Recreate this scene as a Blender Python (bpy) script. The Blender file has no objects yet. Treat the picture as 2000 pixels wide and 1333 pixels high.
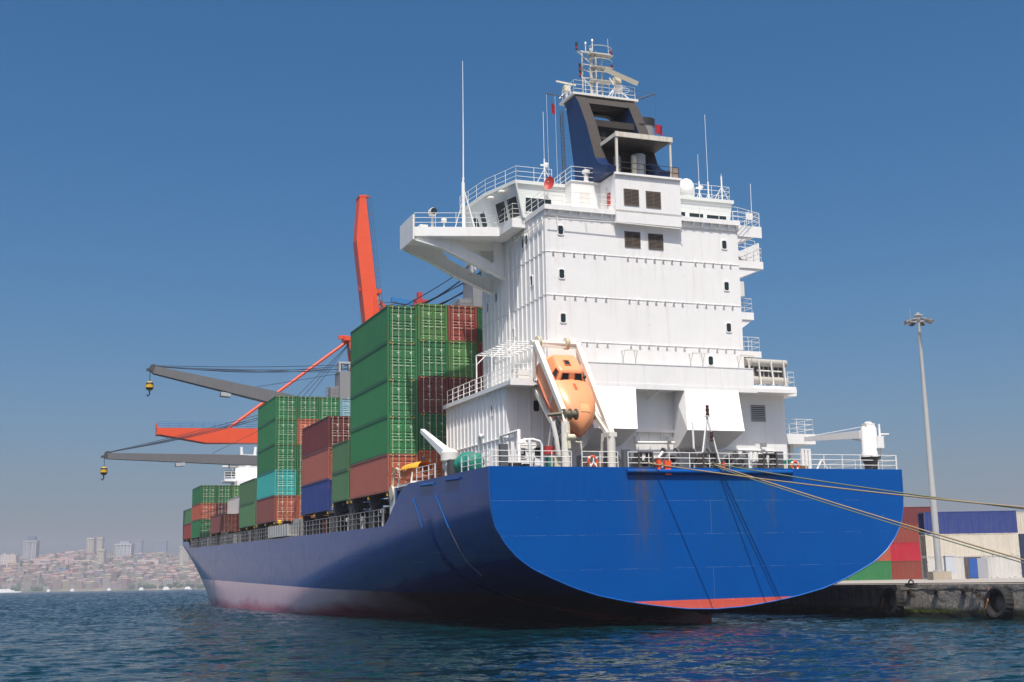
import bpy, bmesh, math, random
import numpy as np
from mathutils import Matrix, Vector
random.seed(11); RNG = np.random.default_rng(5)
R = math.radians
sc = bpy.context.scene
COL = sc.collection

# ------------------------------------------------------------------ camera
PITCH, ROLL, YAW, TRIM, HEEL = 0.1929790, 0.0181068, 0.3668571, 0.0183684, -0.0082796
cd = bpy.data.cameras.new('camera'); cam = bpy.data.objects.new('camera', cd); COL.objects.link(cam)
Rm = Matrix.Rotation(PITCH, 3, 'X') @ Matrix.Rotation(ROLL, 3, 'Y')
right, fwd, up = Rm.col[0], Rm.col[1], Rm.col[2]
cm = Matrix((right, up, -fwd)).transposed().to_4x4(); cm.translation = (0, 0, 2.76)
cam.matrix_world = cm
cd.sensor_width = 36; cd.lens = 36 * 2409.366 / 2000; cd.clip_start = 0.5; cd.clip_end = 20000
sc.camera = cam

# ------------------------------------------------------------------ sky and sun
SUN_EL, SUN_AZ = R(63), R(21)                      # azimuth measured from dead astern towards port
sx, sy = -math.sin(SUN_AZ), -math.cos(SUN_AZ)      # towards the sun, ship axes
wx, wy = sx*math.cos(YAW) - sy*math.sin(YAW), sx*math.sin(YAW) + sy*math.cos(YAW)
to_sun = Vector((wx*math.cos(SUN_EL), wy*math.cos(SUN_EL), math.sin(SUN_EL)))
w = bpy.data.worlds.new('World'); sc.world = w; w.use_nodes = True
nt = w.node_tree; bg = nt.nodes['Background']
sky = nt.nodes.new('ShaderNodeTexSky'); sky.sky_type = 'NISHITA'; sky.sun_disc = False
sky.sun_elevation = SUN_EL; sky.sun_rotation = math.atan2(to_sun.x, to_sun.y)
sky.altitude = 0; sky.air_density = 0.8; sky.dust_density = 4.5; sky.ozone_density = 3.0
hs = nt.nodes.new('ShaderNodeHueSaturation'); hs.inputs['Saturation'].default_value = 1.5; hs.inputs['Hue'].default_value = .492
nt.links.new(sky.outputs[0], hs.inputs['Color']); nt.links.new(hs.outputs[0], bg.inputs[0]); bg.inputs[1].default_value = 0.090
sd = bpy.data.lights.new('sun', 'SUN'); sd.energy = 3.55; sd.angle = R(0.53); sd.color = (1.0, .955, .88)
so = bpy.data.objects.new('sun', sd); COL.objects.link(so)
so.rotation_euler = (-to_sun).to_track_quat('-Z', 'Y').to_euler()
sc.view_settings.view_transform = 'Standard'; sc.view_settings.look = 'None'
sc.view_settings.exposure = 0.49; sc.view_settings.gamma = 1.0
sc.cycles.max_bounces = 6; sc.cycles.volume_bounces = 0; sc.cycles.transparent_max_bounces = 8

# ------------------------------------------------------------------ ship frame: X starboard, Y forward, Z up
S = Matrix.Translation((3.72, 99.90, 0.34)) @ (Matrix.Rotation(YAW, 4, 'Z') @ Matrix.Rotation(TRIM, 4, 'X') @ Matrix.Rotation(HEEL, 4, 'Y'))
Q = Matrix.Translation((18.38, 105.53, 0)) @ Matrix.Rotation(YAW, 4, 'Z')   # quay: x away from the water, y along it

# ------------------------------------------------------------------ materials
def nodes(name):
    m = bpy.data.materials.new(name); m.use_nodes = True
    return m, m.node_tree, m.node_tree.nodes['Principled BSDF']
def N(t, kind, **kw):
    n = t.nodes.new(kind)
    for k, v in kw.items(): setattr(n, k, v)
    return n
def noise(t, scale, detail=4, vec=None, rough=.55):
    n = N(t, 'ShaderNodeTexNoise'); n.inputs['Scale'].default_value = scale; n.inputs['Detail'].default_value = detail
    n.inputs['Roughness'].default_value = rough
    if vec is not None: t.links.new(vec, n.inputs['Vector'])
    return n.outputs['Fac']
def ramp(t, fac, a, b, ca=(0, 0, 0, 1), cb=(1, 1, 1, 1)):
    r = N(t, 'ShaderNodeValToRGB'); e = r.color_ramp.elements
    e[0].position, e[1].position = a, b; e[0].color, e[1].color = ca, cb
    t.links.new(fac, r.inputs[0]); return r.outputs[0]
def mix(t, fac, a, b, mode='MIX'):
    n = N(t, 'ShaderNodeMix', data_type='RGBA', blend_type=mode)
    for i, v in ((0, fac), (6, a), (7, b)):
        if hasattr(v, 'is_linked'): t.links.new(v, n.inputs[i])
        else: n.inputs[i].default_value = v if not isinstance(v, tuple) else (v + (1,))[:4]
    return n.outputs[2]
def math_(t, op, a, b=0.0):
    n = N(t, 'ShaderNodeMath', operation=op)
    for i, v in enumerate((a, b)):
        if hasattr(v, 'is_linked'): t.links.new(v, n.inputs[i])
        else: n.inputs[i].default_value = v
    return n.outputs[0]
def coords(t, scale=(1, 1, 1), out='Object'):
    c = N(t, 'ShaderNodeTexCoord'); mp = N(t, 'ShaderNodeMapping'); mp.inputs['Scale'].default_value = scale
    t.links.new(c.outputs[out], mp.inputs[0]); return mp.outputs[0]
def bump(t, p, h, strength, dist=.02):
    b = N(t, 'ShaderNodeBump'); b.inputs['Strength'].default_value = strength; b.inputs['Distance'].default_value = dist
    t.links.new(h, b.inputs['Height']); t.links.new(b.outputs[0], p.inputs['Normal'])

def paint(name, col, rough=.42, var=.10, streak=0.0, scol=(.30, .20, .12), rust=0.0, rcol=(.16, .06, .025), dents=.15, metal=0.0):
    m, t, p = nodes(name)
    v = coords(t)
    base = mix(t, noise(t, .6, 5, v), tuple(c*(1-var) for c in col), tuple(min(1, c*(1+var)) for c in col))
    if streak:
        vs = coords(t, (1.6, 1.6, .11)); f = ramp(t, noise(t, 2.2, 5, vs), .52, .80)
        base = mix(t, math_(t, 'MULTIPLY', f, streak), base, scol)
    if rust:
        f = ramp(t, noise(t, 1.7, 7, v, .7), .66 - rust*.2, .72)
        base = mix(t, math_(t, 'MULTIPLY', f, .8), base, rcol)
    t.links.new(base, p.inputs['Base Color']); p.inputs['Metallic'].default_value = metal
    t.links.new(ramp(t, noise(t, 3, 3, v), 0, 1, (rough*.8,)*3+(1,), (min(1, rough*1.25),)*3+(1,)), p.inputs['Roughness'])
    if dents: bump(t, p, noise(t, 1.1, 2, v), dents, .03)
    return m

WHITE = paint('white_ship_paint', (.85, .84, .82), .45, .045, .34, (.62, .56, .47), rust=.04, rcol=(.55, .42, .30), dents=.5)
WHITE2 = paint('weathered_white_paint', (.74, .725, .68), .5, .06, .5, (.48, .38, .25), rust=.25, rcol=(.33, .17, .07))
RAIL = paint('railing_white_paint', (.80, .79, .76), .45, .05, 0, dents=0)
GREY = paint('dark_grey_steel', (.07, .07, .075), .55, .2, .4, (.12, .09, .07))
MIDGREY = paint('crane_grey_paint', (.25, .25, .255), .5, .1, .35, (.20, .17, .14), rust=.1)
BLACK = paint('black_steel', (.018, .018, .02), .6, .2)
CABLE = paint('steel_cable', (.03, .035, .05), .5, 0, dents=0)
SOOT = paint('soot_brown_paint', (.034, .027, .022), .65, .25, .5, (.05, .04, .035), rust=.12)
FUNBLUE = paint('funnel_navy_paint', (.008, .026, .095), .35, .15, .25, (.03, .04, .07))
BLUEBAR = paint('bright_blue_paint', (.008, .10, .36), .35, .1)
ORANGE = paint('crane_orange_paint', (.76, .082, .020), .45, .08, .3, (.50, .06, .03))
CRBLUE = paint('crane_blue_paint', (.02, .17, .42), .45, .08)
YEL = paint('yellow_paint', (.72, .42, .02), .5, .1)
REDP = paint('red_paint', (.42, .035, .03), .5, .1)
GREEN_TARP = paint('green_tarpaulin', (.005, .20, .14), .6, .3, dents=.6)
BOATO = paint('lifeboat_orange_gelcoat', (.80, .33, .15), .35, .07, .25, (.68, .30, .16), dents=.05)
BOATD = paint('lifeboat_dark_orange', (.66, .15, .05), .4, .08, dents=.05)
HATCHP = paint('lifeboat_hatch_cream', (.78, .42, .18), .5, .08, dents=0)
ORCLOTH = paint('orange_canvas', (.85, .10, .025), .7, .12, dents=.4)
GALV = paint('galvanised_steel', (.42, .44, .46), .45, .12, .2, (.3, .27, .22))
RUBBER = paint('black_rubber', (.012, .012, .012), .75, .3, rust=.22, rcol=(.09, .045, .02), dents=.5)
ROPE_T = paint('tan_rope_fibre', (.30, .22, .125), .85, .25, dents=.4)
ROPE_G = paint('green_rope_fibre', (.14, .17, .11), .85, .3, dents=.4)
WOOD = paint('brown_timber', (.20, .10, .04), .7, .2)
CREAM = paint('cream_winch_paint', (.62, .57, .43), .55, .15, .4, (.3, .2, .1), rust=.2)

def simple(name, col, rough=.5, metal=0., spec=.5):
    m, t, p = nodes(name); p.inputs['Base Color'].default_value = col + (1,); p.inputs['Roughness'].default_value = rough
    p.inputs['Metallic'].default_value = metal; p.inputs['Specular IOR Level'].default_value = spec; return m
GLASS = simple('dark_window_glass', (.02, .03, .032), .06)
LENS = simple('red_lamp_lens', (.45, .02, .03), .2)

def hull_mat():
    m, t, p = nodes('hull_paint'); v = coords(t)
    sep = N(t, 'ShaderNodeSeparateXYZ'); t.links.new(v, sep.inputs[0]); z, y = sep.outputs[2], sep.outputs[1]
    vs = coords(t, (.5, .5, .05))
    blue = mix(t, noise(t, .35, 5, v), (.001, .030, .20), (.002, .045, .26))
    blue = mix(t, math_(t, 'MULTIPLY', ramp(t, noise(t, 1.4, 5, vs), .50, .75), .38), blue, (.028, .055, .145))
    # pale reflection of the horizon sky painted into the blue, stronger forward
    fade = math_(t, 'MULTIPLY', ramp(t, math_(t, 'DIVIDE', math_(t, 'ADD', y, 24.0), 75.0), -.1, .9), .30)
    blue = mix(t, fade, blue, mix(t, noise(t, .25, 4, v), (.06, .115, .40), (.09, .15, .44)))
    # scrapes
    sv = coords(t, (.05, .05, 1.4)); scr = ramp(t, noise(t, 2.0, 6, sv, .7), .64, .70)
    blue = mix(t, math_(t, 'MULTIPLY', scr, .22), blue, (.16, .20, .34))
    # plate seams
    br = N(t, 'ShaderNodeTexBrick'); cxy = N(t, 'ShaderNodeCombineXYZ'); t.links.new(y, cxy.inputs[0]); t.links.new(z, cxy.inputs[1])
    t.links.new(cxy.outputs[0], br.inputs[0]); br.inputs['Scale'].default_value = 1; br.inputs['Brick Width'].default_value = 9.; br.inputs['Row Height'].default_value = 2.3
    br.inputs['Mortar Size'].default_value = .025; br.inputs['Mortar Smooth'].default_value = .6
    seam = br.outputs['Fac']
    blue = mix(t, math_(t, 'MULTIPLY', seam, .35), blue, (.01, .02, .07))
    # anti-fouling boot: redder and dirtier low down; sky reflection painted pale forward, dark aft
    pink = mix(t, noise(t, .5, 5, v), (.80, .52, .58), (.88, .62, .66))
    wob = math_(t, 'MULTIPLY', math_(t, 'SUBTRACT', noise(t, .12, 5, coords(t, (.6, .6, 2.))), .5), 2.6)
    low = ramp(t, math_(t, 'ADD', math_(t, 'ADD', z, math_(t, 'MULTIPLY', y, .0175)), wob), -.35, 1.0)
    pink = mix(t, low, (.55, .14, .18), pink)
    aft = ramp(t, math_(t, 'ADD', math_(t, 'DIVIDE', y, 40.), math_(t, 'MULTIPLY', wob, .25)), -.15, .5)
    pink = mix(t, aft, mix(t, noise(t, .9, 6, coords(t, (.25, .25, 1.2)), .7), (.10, .018, .022), (.20, .05, .055)), pink)
    boot = ramp(t, math_(t, 'MULTIPLY', math_(t, 'ADD', z, 2.), .1), .3845, .3855)
    col = mix(t, boot, pink, blue)
    t.links.new(col, p.inputs['Base Color']); p.inputs['Specular IOR Level'].default_value = .30
    t.links.new(ramp(t, noise(t, .8, 4, v), .3, .7, (.13,)*3+(1,), (.22,)*3+(1,)), p.inputs['Roughness'])
    bump(t, p, math_(t, 'ADD', noise(t, .55, 3, v), math_(t, 'MULTIPLY', seam, -.5)), .12, .03)
    return m
def transom_mat():
    m, t, p = nodes('transom_paint'); v = coords(t)
    sep = N(t, 'ShaderNodeSeparateXYZ'); t.links.new(v, sep.inputs[0]); x, z = sep.outputs[0], sep.outputs[2]
    blue = mix(t, noise(t, .3, 5, v), (.0, .066, .295), (.0, .090, .365))
    def stain(x0, wd, z0, z1, amt, colr, base):
        f = math_(t, 'DIVIDE', math_(t, 'ABSOLUTE', math_(t, 'SUBTRACT', math_(t, 'ADD', x, math_(t, 'MULTIPLY', math_(t, 'SUBTRACT', noise(t, .9, 4, v), .5), 1.6)), x0)), wd)
        f = ramp(t, f, .1, 1., (1, 1, 1, 1), (0, 0, 0, 1))
        g = ramp(t, math_(t, 'DIVIDE', math_(t, 'SUBTRACT', z, z0), z1 - z0), 0, .9)
        h = ramp(t, noise(t, 2.2, 6, coords(t, (1.4, 1, .16)), .65), .36, .66)
        f = math_(t, 'MULTIPLY', math_(t, 'MULTIPLY', f, g), math_(t, 'MULTIPLY', h, amt))
        return mix(t, f, base, colr)
    blue = stain(-4.6, 1.6, 2.8, 9.2, .8, (.065, .085, .065), blue)
    blue = stain(-4.75, .5, 4.6, 9.0, .7, (.15, .075, .028), blue)
    blue = stain(2.5, 4.2, 3.0, 9.2, .7, (.012, .10, .22), blue)
    blue = stain(4.4, .35, 5., 8.6, .6, (.10, .08, .06), blue)
    blue = stain(-9.5, 3.5, 1.5, 9.6, .22, (.006, .04, .2), blue)
    br = N(t, 'ShaderNodeTexBrick'); cxy = N(t, 'ShaderNodeCombineXYZ'); t.links.new(x, cxy.inputs[0]); t.links.new(math_(t, 'ADD', z, .55), cxy.inputs[1])
    t.links.new(cxy.outputs[0], br.inputs[0]); br.inputs['Scale'].default_value = 1; br.inputs['Brick Width'].default_value = 300.; br.inputs['Row Height'].default_value = 2.05
    br.inputs['Mortar Size'].default_value = .014; br.inputs['Mortar Smooth'].default_value = .2
    gap = ramp(t, noise(t, .9, 4, coords(t, (1, 1, .05)), .7), .48, .54)
    seam = br.outputs['Fac']
    blue = mix(t, math_(t, 'MULTIPLY', math_(t, 'MULTIPLY', seam, gap), .55), blue, (.14, .24, .45))
    speck = ramp(t, noise(t, 5.5, 2, v), .80, .82)
    blue = mix(t, math_(t, 'MULTIPLY', speck, .7), blue, (.35, .42, .5))
    red = mix(t, noise(t, 1.4, 6, v), (.60, .085, .058), (.72, .13, .095))
    red = mix(t, math_(t, 'MULTIPLY', ramp(t, noise(t, 3, 6, coords(t, (1, 1, 2.))), .60, .66), .5), red, (.68, .28, .22))
    zz = math_(t, 'MULTIPLY', math_(t, 'ADD', z, 2.), .1)
    col = mix(t, ramp(t, zz, .3605, .3615), red, blue)
    t.links.new(col, p.inputs['Base Color']); p.inputs['Roughness'].default_value = .42; p.inputs['Specular IOR Level'].default_value = .12
    bump(t, p, math_(t, 'ADD', noise(t, .7, 3, v), math_(t, 'MULTIPLY', seam, .4)), .38, .05)
    return m
HULL, TRANSOM = hull_mat(), transom_mat()

def cont_mat(name, rusty, bright=1.0):
    """container paint: the colour is the object's own colour"""
    m, t, p = nodes(name); oi = N(t, 'ShaderNodeObjectInfo'); v = coords(t)
    rv = N(t, 'ShaderNodeVectorMath', operation='ADD'); t.links.new(v, rv.inputs[0]); cx = N(t, 'ShaderNodeCombineXYZ')
    for i, k in enumerate((37., 91., 53.)): t.links.new(math_(t, 'MULTIPLY', oi.outputs['Random'], k), cx.inputs[i])
    t.links.new(cx.outputs[0], rv.inputs[1]); vec = rv.outputs[0]
    mp = N(t, 'ShaderNodeMapping'); mp.inputs['Scale'].default_value = (2., 2., .18); t.links.new(vec, mp.inputs[0])
    c = oi.outputs['Color']
    dirty = mix(t, .45, c, (.16, .16, .13)); c2 = mix(t, math_(t, 'MULTIPLY', ramp(t, noise(t, 1.6, 6, mp.outputs[0], .65), .42, .74), .6), c, dirty)
    c2 = mix(t, math_(t, 'MULTIPLY', ramp(t, noise(t, .5, 4, vec), .35, .7), .3), c2, mix(t, .3, c, (.02, .03, .02)))
    f = ramp(t, noise(t, 2.6, 8, vec, .72), .66 - rusty*.18, .71 - rusty*.12)
    c2 = mix(t, math_(t, 'MULTIPLY', f, .85), c2, (.15, .055, .02))
    t.links.new(c2, p.inputs['Base Color']); p.inputs['Roughness'].default_value = .55
    bump(t, p, noise(t, .9, 2, vec), .35, .03)
    return m
CBODY, CFRAME, CDOOR = cont_mat('container_paint', .08), cont_mat('container_frame_paint', .62), cont_mat('container_door_paint', .12)
CBAR = paint('locking_bar_galvanised', (.58, .60, .47), .5, .15, rust=.1, dents=0)

def concrete_mat(name, wall=False):
    m, t, p = nodes(name); v = coords(t)
    c = mix(t, noise(t, .8, 8, v, .65), (.25, .225, .195), (.42, .385, .335))
    c = mix(t, ramp(t, noise(t, .15, 3, v), .4, .7), c, (.36, .33, .29))
    h = noise(t, 5, 8, v, .7)
    if wall:
        sep = N(t, 'ShaderNodeSeparateXYZ'); t.links.new(v, sep.inputs[0]); z = sep.outputs[2]
        c = mix(t, ramp(t, h, .38, .60), (.20, .18, .15), c)
        vs = coords(t, (1, 1.2, .12)); c = mix(t, math_(t, 'MULTIPLY', ramp(t, noise(t, 2., 6, vs), .5, .7), .55), c, (.10, .075, .055))
        rs = ramp(t, noise(t, 1.5, 6, v, .7), .64, .70); c = mix(t, math_(t, 'MULTIPLY', rs, .7), c, (.20, .085, .035))
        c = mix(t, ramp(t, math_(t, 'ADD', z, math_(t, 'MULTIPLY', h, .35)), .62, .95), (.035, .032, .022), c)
        mo = math_(t, 'MULTIPLY', ramp(t, math_(t, 'ADD', z, math_(t, 'MULTIPLY', math_(t, 'SUBTRACT', h, .5), .5)), .26, .40), ramp(t, math_(t, 'ADD', z, math_(t, 'MULTIPLY', math_(t, 'SUBTRACT', h, .5), .5)), .42, .58, (1, 1, 1, 1), (0, 0, 0, 1)))
        mo = math_(t, 'MULTIPLY', mo, ramp(t, noise(t, .45, 5, v), .45, .55))
        c = mix(t, mo, c, (.16, .20, .012))
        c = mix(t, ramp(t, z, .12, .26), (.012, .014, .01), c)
    else:
        c = mix(t, math_(t, 'MULTIPLY', ramp(t, noise(t, .4, 6, v), .55, .7), .4), c, (.14, .125, .11))
    t.links.new(c, p.inputs['Base Color']); p.inputs['Roughness'].default_value = .9
    bump(t, p, h, .9 if wall else .3, .05)
    return m
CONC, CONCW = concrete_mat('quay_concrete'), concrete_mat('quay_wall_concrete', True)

# ------------------------------------------------------------------ mesh builder
class MB:
    def __init__(s): s.v, s.f, s.m, s.k = [], [], [], 0
    def mat(s, k): s.k = k; return s
    def add(s, vs, fs):
        o = len(s.v); s.v += [tuple(map(float, p)) for p in vs]; s.f += [tuple(i+o for i in f) for f in fs]; s.m += [s.k]*len(fs); return s
    def box(s, x0, x1, y0, y1, z0, z1):
        return s.add([(x, y, z) for z in (z0, z1) for y in (y0, y1) for x in (x0, x1)],
                     [(0, 2, 3, 1), (4, 5, 7, 6), (0, 1, 5, 4), (2, 6, 7, 3), (0, 4, 6, 2), (1, 3, 7, 5)])
    def obox(s, a, b, w, h, upv=(0, 0, 1)):
        """a beam of width w and height h from a to b"""
        a, b = Vector(a), Vector(b); d = (b-a).normalized(); u = Vector(upv)
        if abs(d.dot(u)) > .98: u = Vector((1, 0, 0))
        x = d.cross(u).normalized(); u = x.cross(d)
        vs = [p + x*i*w/2 + u*j*h/2 for p in (a, b) for j in (-1, 1) for i in (-1, 1)]
        return s.add(vs, [(0, 2, 3, 1), (4, 5, 7, 6), (0, 1, 5, 4), (2, 6, 7, 3), (0, 4, 6, 2), (1, 3, 7, 5)])
    def taper(s, a, b, wa, ha, wb, hb, upv=(0, 0, 1)):
        a, b = Vector(a), Vector(b); d = (b-a).normalized(); u = Vector(upv); x = d.cross(u).normalized(); u = x.cross(d)
        vs = [p + x*i*w_/2 + u*j*h_/2 for p, w_, h_ in ((a, wa, ha), (b, wb, hb)) for j in (-1, 1) for i in (-1, 1)]
        return s.add(vs, [(0, 2, 3, 1), (4, 5, 7, 6), (0, 1, 5, 4), (2, 6, 7, 3), (0, 4, 6, 2), (1, 3, 7, 5)])
    def tube(s, pts, r, n=6, caps=True, r2=None):
        pts = [Vector(p) for p in pts]; m = len(pts); vs = []; ref = None
        for i, p in enumerate(pts):
            d = (pts[min(i+1, m-1)] - pts[max(i-1, 0)]).normalized()
            if ref is None: ref = Vector((0, 0, 1)) if abs(d.z) < .9 else Vector((1, 0, 0))
            x = d.cross(ref).normalized(); ref = x.cross(d)
            rr = r if r2 is None else r + (r2-r)*i/(m-1)
            vs += [p + (x*math.cos(2*math.pi*k/n) + ref*math.sin(2*math.pi*k/n))*rr for k in range(n)]
        fs = [(i*n+k, i*n+(k+1) % n, (i+1)*n+(k+1) % n, (i+1)*n+k) for i in range(m-1) for k in range(n)]
        if caps: fs += [tuple(range(n-1, -1, -1)), tuple((m-1)*n+k for k in range(n))]
        return s.add(vs, fs)
    def lathe(s, c, prof, n=20, axis='z'):
        """prof: (radius, height) pairs turned round an axis through c"""
        vs = []
        for r, h in prof:
            for k in range(n):
                a = 2*math.pi*k/n; q = (r*math.cos(a), r*math.sin(a), h)
                q = q if axis == 'z' else ((h, q[0], q[1]) if axis == 'x' else (q[1], h, q[0]))
                vs.append((c[0]+q[0], c[1]+q[1], c[2]+q[2]))
        m = len(prof); fs = [(i*n+k, i*n+(k+1) % n, (i+1)*n+(k+1) % n, (i+1)*n+k) for i in range(m-1) for k in range(n)]
        fs += [tuple(range(n-1, -1, -1)), tuple((m-1)*n+k for k in range(n))]
        return s.add(vs, fs)
    def torus(s, c, R_, r, n=28, m=10, axis='y', a0=0., a1=2*math.pi):
        closed = abs(a1-a0-2*math.pi) < 1e-6; cnt = n if closed else n+1; vs = []
        for i in range(cnt):
            a = a0 + (a1-a0)*i/n
            for k in range(m):
                b = 2*math.pi*k/m; rr = R_ + r*math.cos(b); q = (rr*math.cos(a), r*math.sin(b), rr*math.sin(a))
                if axis == 'x': q = (q[1], q[0], q[2])
                if axis == 'z': q = (q[0], q[2], q[1])
                vs.append((c[0]+q[0], c[1]+q[1], c[2]+q[2]))
        fs = [(i*m+k, ((i+1) % cnt)*m+k, ((i+1) % cnt)*m+(k+1) % m, i*m+(k+1) % m) for i in range(n) for k in range(m)]
        return s.add(vs, fs)
    def prism(s, poly, ax, a, b):
        """polygon in the plane across axis ax, pushed from a to b"""
        n = len(poly); put = {'x': lambda p, h: (h, p[0], p[1]), 'y': lambda p, h: (p[0], h, p[1]), 'z': lambda p, h: (p[0], p[1], h)}[ax]
        vs = [put(p, a) for p in poly] + [put(p, b) for p in poly]
        return s.add(vs, [tuple(range(n)), tuple(range(2*n-1, n-1, -1))] + [(i, (i+1) % n, n+(i+1) % n, n+i) for i in range(n)])
    def rail(s, pts, h=1.05, nr=3, step=1.5, r=.019, pr=.022, closed=False):
        pts = [Vector(p) for p in pts]
        for k in range(nr): s.tube([p + Vector((0, 0, h*(k+1)/nr)) for p in pts], r, 5)
        for a, b in zip(pts, pts[1:]):
            L = (b-a).length; n = max(1, round(L/step))
            for i in range(n+1):
                p = a + (b-a)*i/n; s.tube([p, p+Vector((0, 0, h))], pr, 5)
        return s
    def mesh(s, name, mats, smooth=None):
        me = bpy.data.meshes.new(name); me.from_pydata(s.v, [], s.f)
        for m in (mats if isinstance(mats, (list, tuple)) else [mats]): me.materials.append(m)
        if len(set(s.m)) > 1 or s.k: me.polygons.foreach_set('material_index', s.m)
        bm = bmesh.new(); bm.from_mesh(me); bmesh.ops.recalc_face_normals(bm, faces=bm.faces); bm.to_mesh(me); bm.free()
        if smooth is not None:
            me.polygons.foreach_set('use_smooth', [True]*len(me.polygons)); me.set_sharp_from_angle(angle=R(smooth))
        return me
    def build(s, name, mats, parent=None, smooth=None, label=None):
        o = bpy.data.objects.new(name, s.mesh(name, mats, smooth)); COL.objects.link(o)
        if parent is not None: o.parent = parent
        if label: o['label'] = label
        return o
def tag(o, label, cat, group=None):
    o['label'] = label; o['category'] = cat
    if group: o['group'] = group
    return o
def thing(name, label, cat, mat, group=None):
    o = bpy.data.objects.new(name, None); o.empty_display_size = .5; COL.objects.link(o); o.matrix_basis = mat
    return tag(o, label, cat, group)
def on_ship(o, loc=(0, 0, 0), rot=None):
    o.matrix_basis = S @ Matrix.Translation(loc) @ (rot if rot is not None else Matrix()); return o
def copy_tree(o, parent=None):
    c = o.copy(); COL.objects.link(c)
    if parent is not None: c.parent = parent
    for ch in list(o.children): copy_tree(ch, c)
    return c
def lerp(a, b, t): return a + (b-a)*t
# ------------------------------------------------------------------ the ship
ship = thing('container_ship', 'large blue hulled container ship with white accommodation tower, moored stern towards the viewer', 'ship', S)
PROF = [(1.01, 0.), (1.07, 1.8), (1.26, 3.6), (1.58, 5.75), (2.05, 7.95), (2.55, 9.5), (3.1, 10.8), (3.7, 12.1), (4.35, 13.0), (5.15, 13.75), (6.15, 14.36), (7.1, 14.58), (8.2, 14.66), (12., 14.67)]
pz, px_ = np.array([a for a, b in PROF]), np.array([b for a, b in PROF])
def hbT(z): return float(np.interp(z, pz, px_)) if z > 1.01 else 0.
def hb(Y, Z):
    d = Y + 23.7; b = hbT(Z + .05*d + .0011*d*d)
    skeg = .25*max(0, min(1, (Y+19)/6)) if Z < 2.2 else 0.
    b = max(b, skeg)
    u = max(0, min(1, (Z+2)/9.5))
    y0, y1, n = lerp(62, 136, u), lerp(157, 166, min(1, max(0, (Z+2)/13))), lerp(3.3, 2.4, u)
    if Y > y0: b = min(b, 14.67*(1 - min(1, (Y-y0)/(y1-y0))**n))
    return b
def ztop(Y):
    pts = [(-23.7, 9.68), (-7., 9.68), (-5., 9.42), (-3.7, 8.74), (-2.7, 8.2), (-1.5, 7.5), (-.1, 6.9), (2., 6.86), (127.5, 6.86), (129.5, 8.0), (143, 8.2), (145, 10.4), (170, 11.2)]
    return float(np.interp(Y, [a for a, b in pts], [b for a, b in pts]))
YS = list(np.arange(-23.7, -7, 1.0)) + [-7, -6.2, -5.4, -4.6, -3.9, -3.2, -2.5, -1.8, -1., -.1] + list(np.arange(2, 60, 3.)) + list(np.arange(60, 130, 3.5)) + [129.5] + list(np.arange(132, 166.1, 1.2))
NZ = 34
hm = MB(); ring = []
for Y in YS:
    zt = ztop(Y); zs = [lerp(-5., zt, (i/NZ)**.8) for i in range(NZ+1)]
    if Y < -23.6: zs = [1.01 + (zt-1.01)*(i/NZ)**1.35 for i in range(NZ+1)]
    elif Y < -12: zs = [lerp(max(-5., 1.01-.05*(Y+23.7)-.0011*(Y+23.7)**2 - .01 - 5*max(0, (Y+19)/7)), zt, (i/NZ)**1.2) for i in range(NZ+1)]
    ring.append([(hb(Y, z), Y, z) for z in zs])
vs = [(-p[0], p[1], p[2]) for r in ring for p in r] + [p for r in ring for p in r]
n1 = NZ+1; off = len(ring)*n1; fs = []
for i in range(len(ring)-1):
    for k in range(NZ):
        a, b, c, d = i*n1+k, (i+1)*n1+k, (i+1)*n1+k+1, i*n1+k+1
        fs += [(a, b, c, d), (off+a, off+d, off+c, off+b)]
hm.add(vs, fs)
hm.box(-14.5, 14.5, -3., -2.6, 6.6, 9.6)
hull = hm.build('hull', HULL, ship, smooth=30)
tm = MB(); r0 = ring[0]
tv = [(-p[0], p[1], p[2]) for p in r0] + list(r0)
tm.add(tv, [(k, k+1, n1+k+1, n1+k) for k in range(NZ)])
tm.build('transom', TRANSOM, hull)
# bright weld bead along the edge of the transom, rubbing tubes, slots, pipes
eb = MB(); eb.tube([(-p[0], p[1]-.02, p[2]) for p in r0[::-1]] + [(p[0], p[1]-.02, p[2]) for p in r0[1:]], .045, 6)
eb.build('edge_bead', BLUEBAR, hull, smooth=60)
fb = MB(); fb.tube([(-5.75, -23.78, 9.42), (6.05, -23.78, 9.42)], .15, 10); fb.build('rubbing_tube', TRANSOM, hull, smooth=60)
for y0, y1 in ((-12.9, -10.), (-18.4, -15.6)):
    MB().tube([(-14.7, y0, 9.3), (-14.7, y1, 9.36)], .09, 8).build('rubbing_tube', BLUEBAR if y0 > -15 else HULL, hull, smooth=60)
for a, b in (((-14.7, -8.07, 8.6), (-14.68, -10.14, 6.5)), ((-14.7, -13.35, 8.5), (-14.62, -15.8, 6.3))):
    MB().tube([a, b], .04, 6).build('drain_pipe', BLUEBAR, hull, smooth=60)
MB().tube([(-14.6, -15.8, 6.3), (-14.45, -16.2, 5.7), (-14.2, -16.9, 4.8), (-13.9, -17.6, 4.0), (-13.4, -18.6, 3.3)], .035, 5).build('hanging_line', CABLE, hull)
rd = MB(); rd.prism([(-22.6, -4), (-22.6, .62), (-21.9, .8), (-18.2, .85), (-17.4, -4)], 'x', -.35, .35); rd.build('rudder', HULL, ship)
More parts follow.
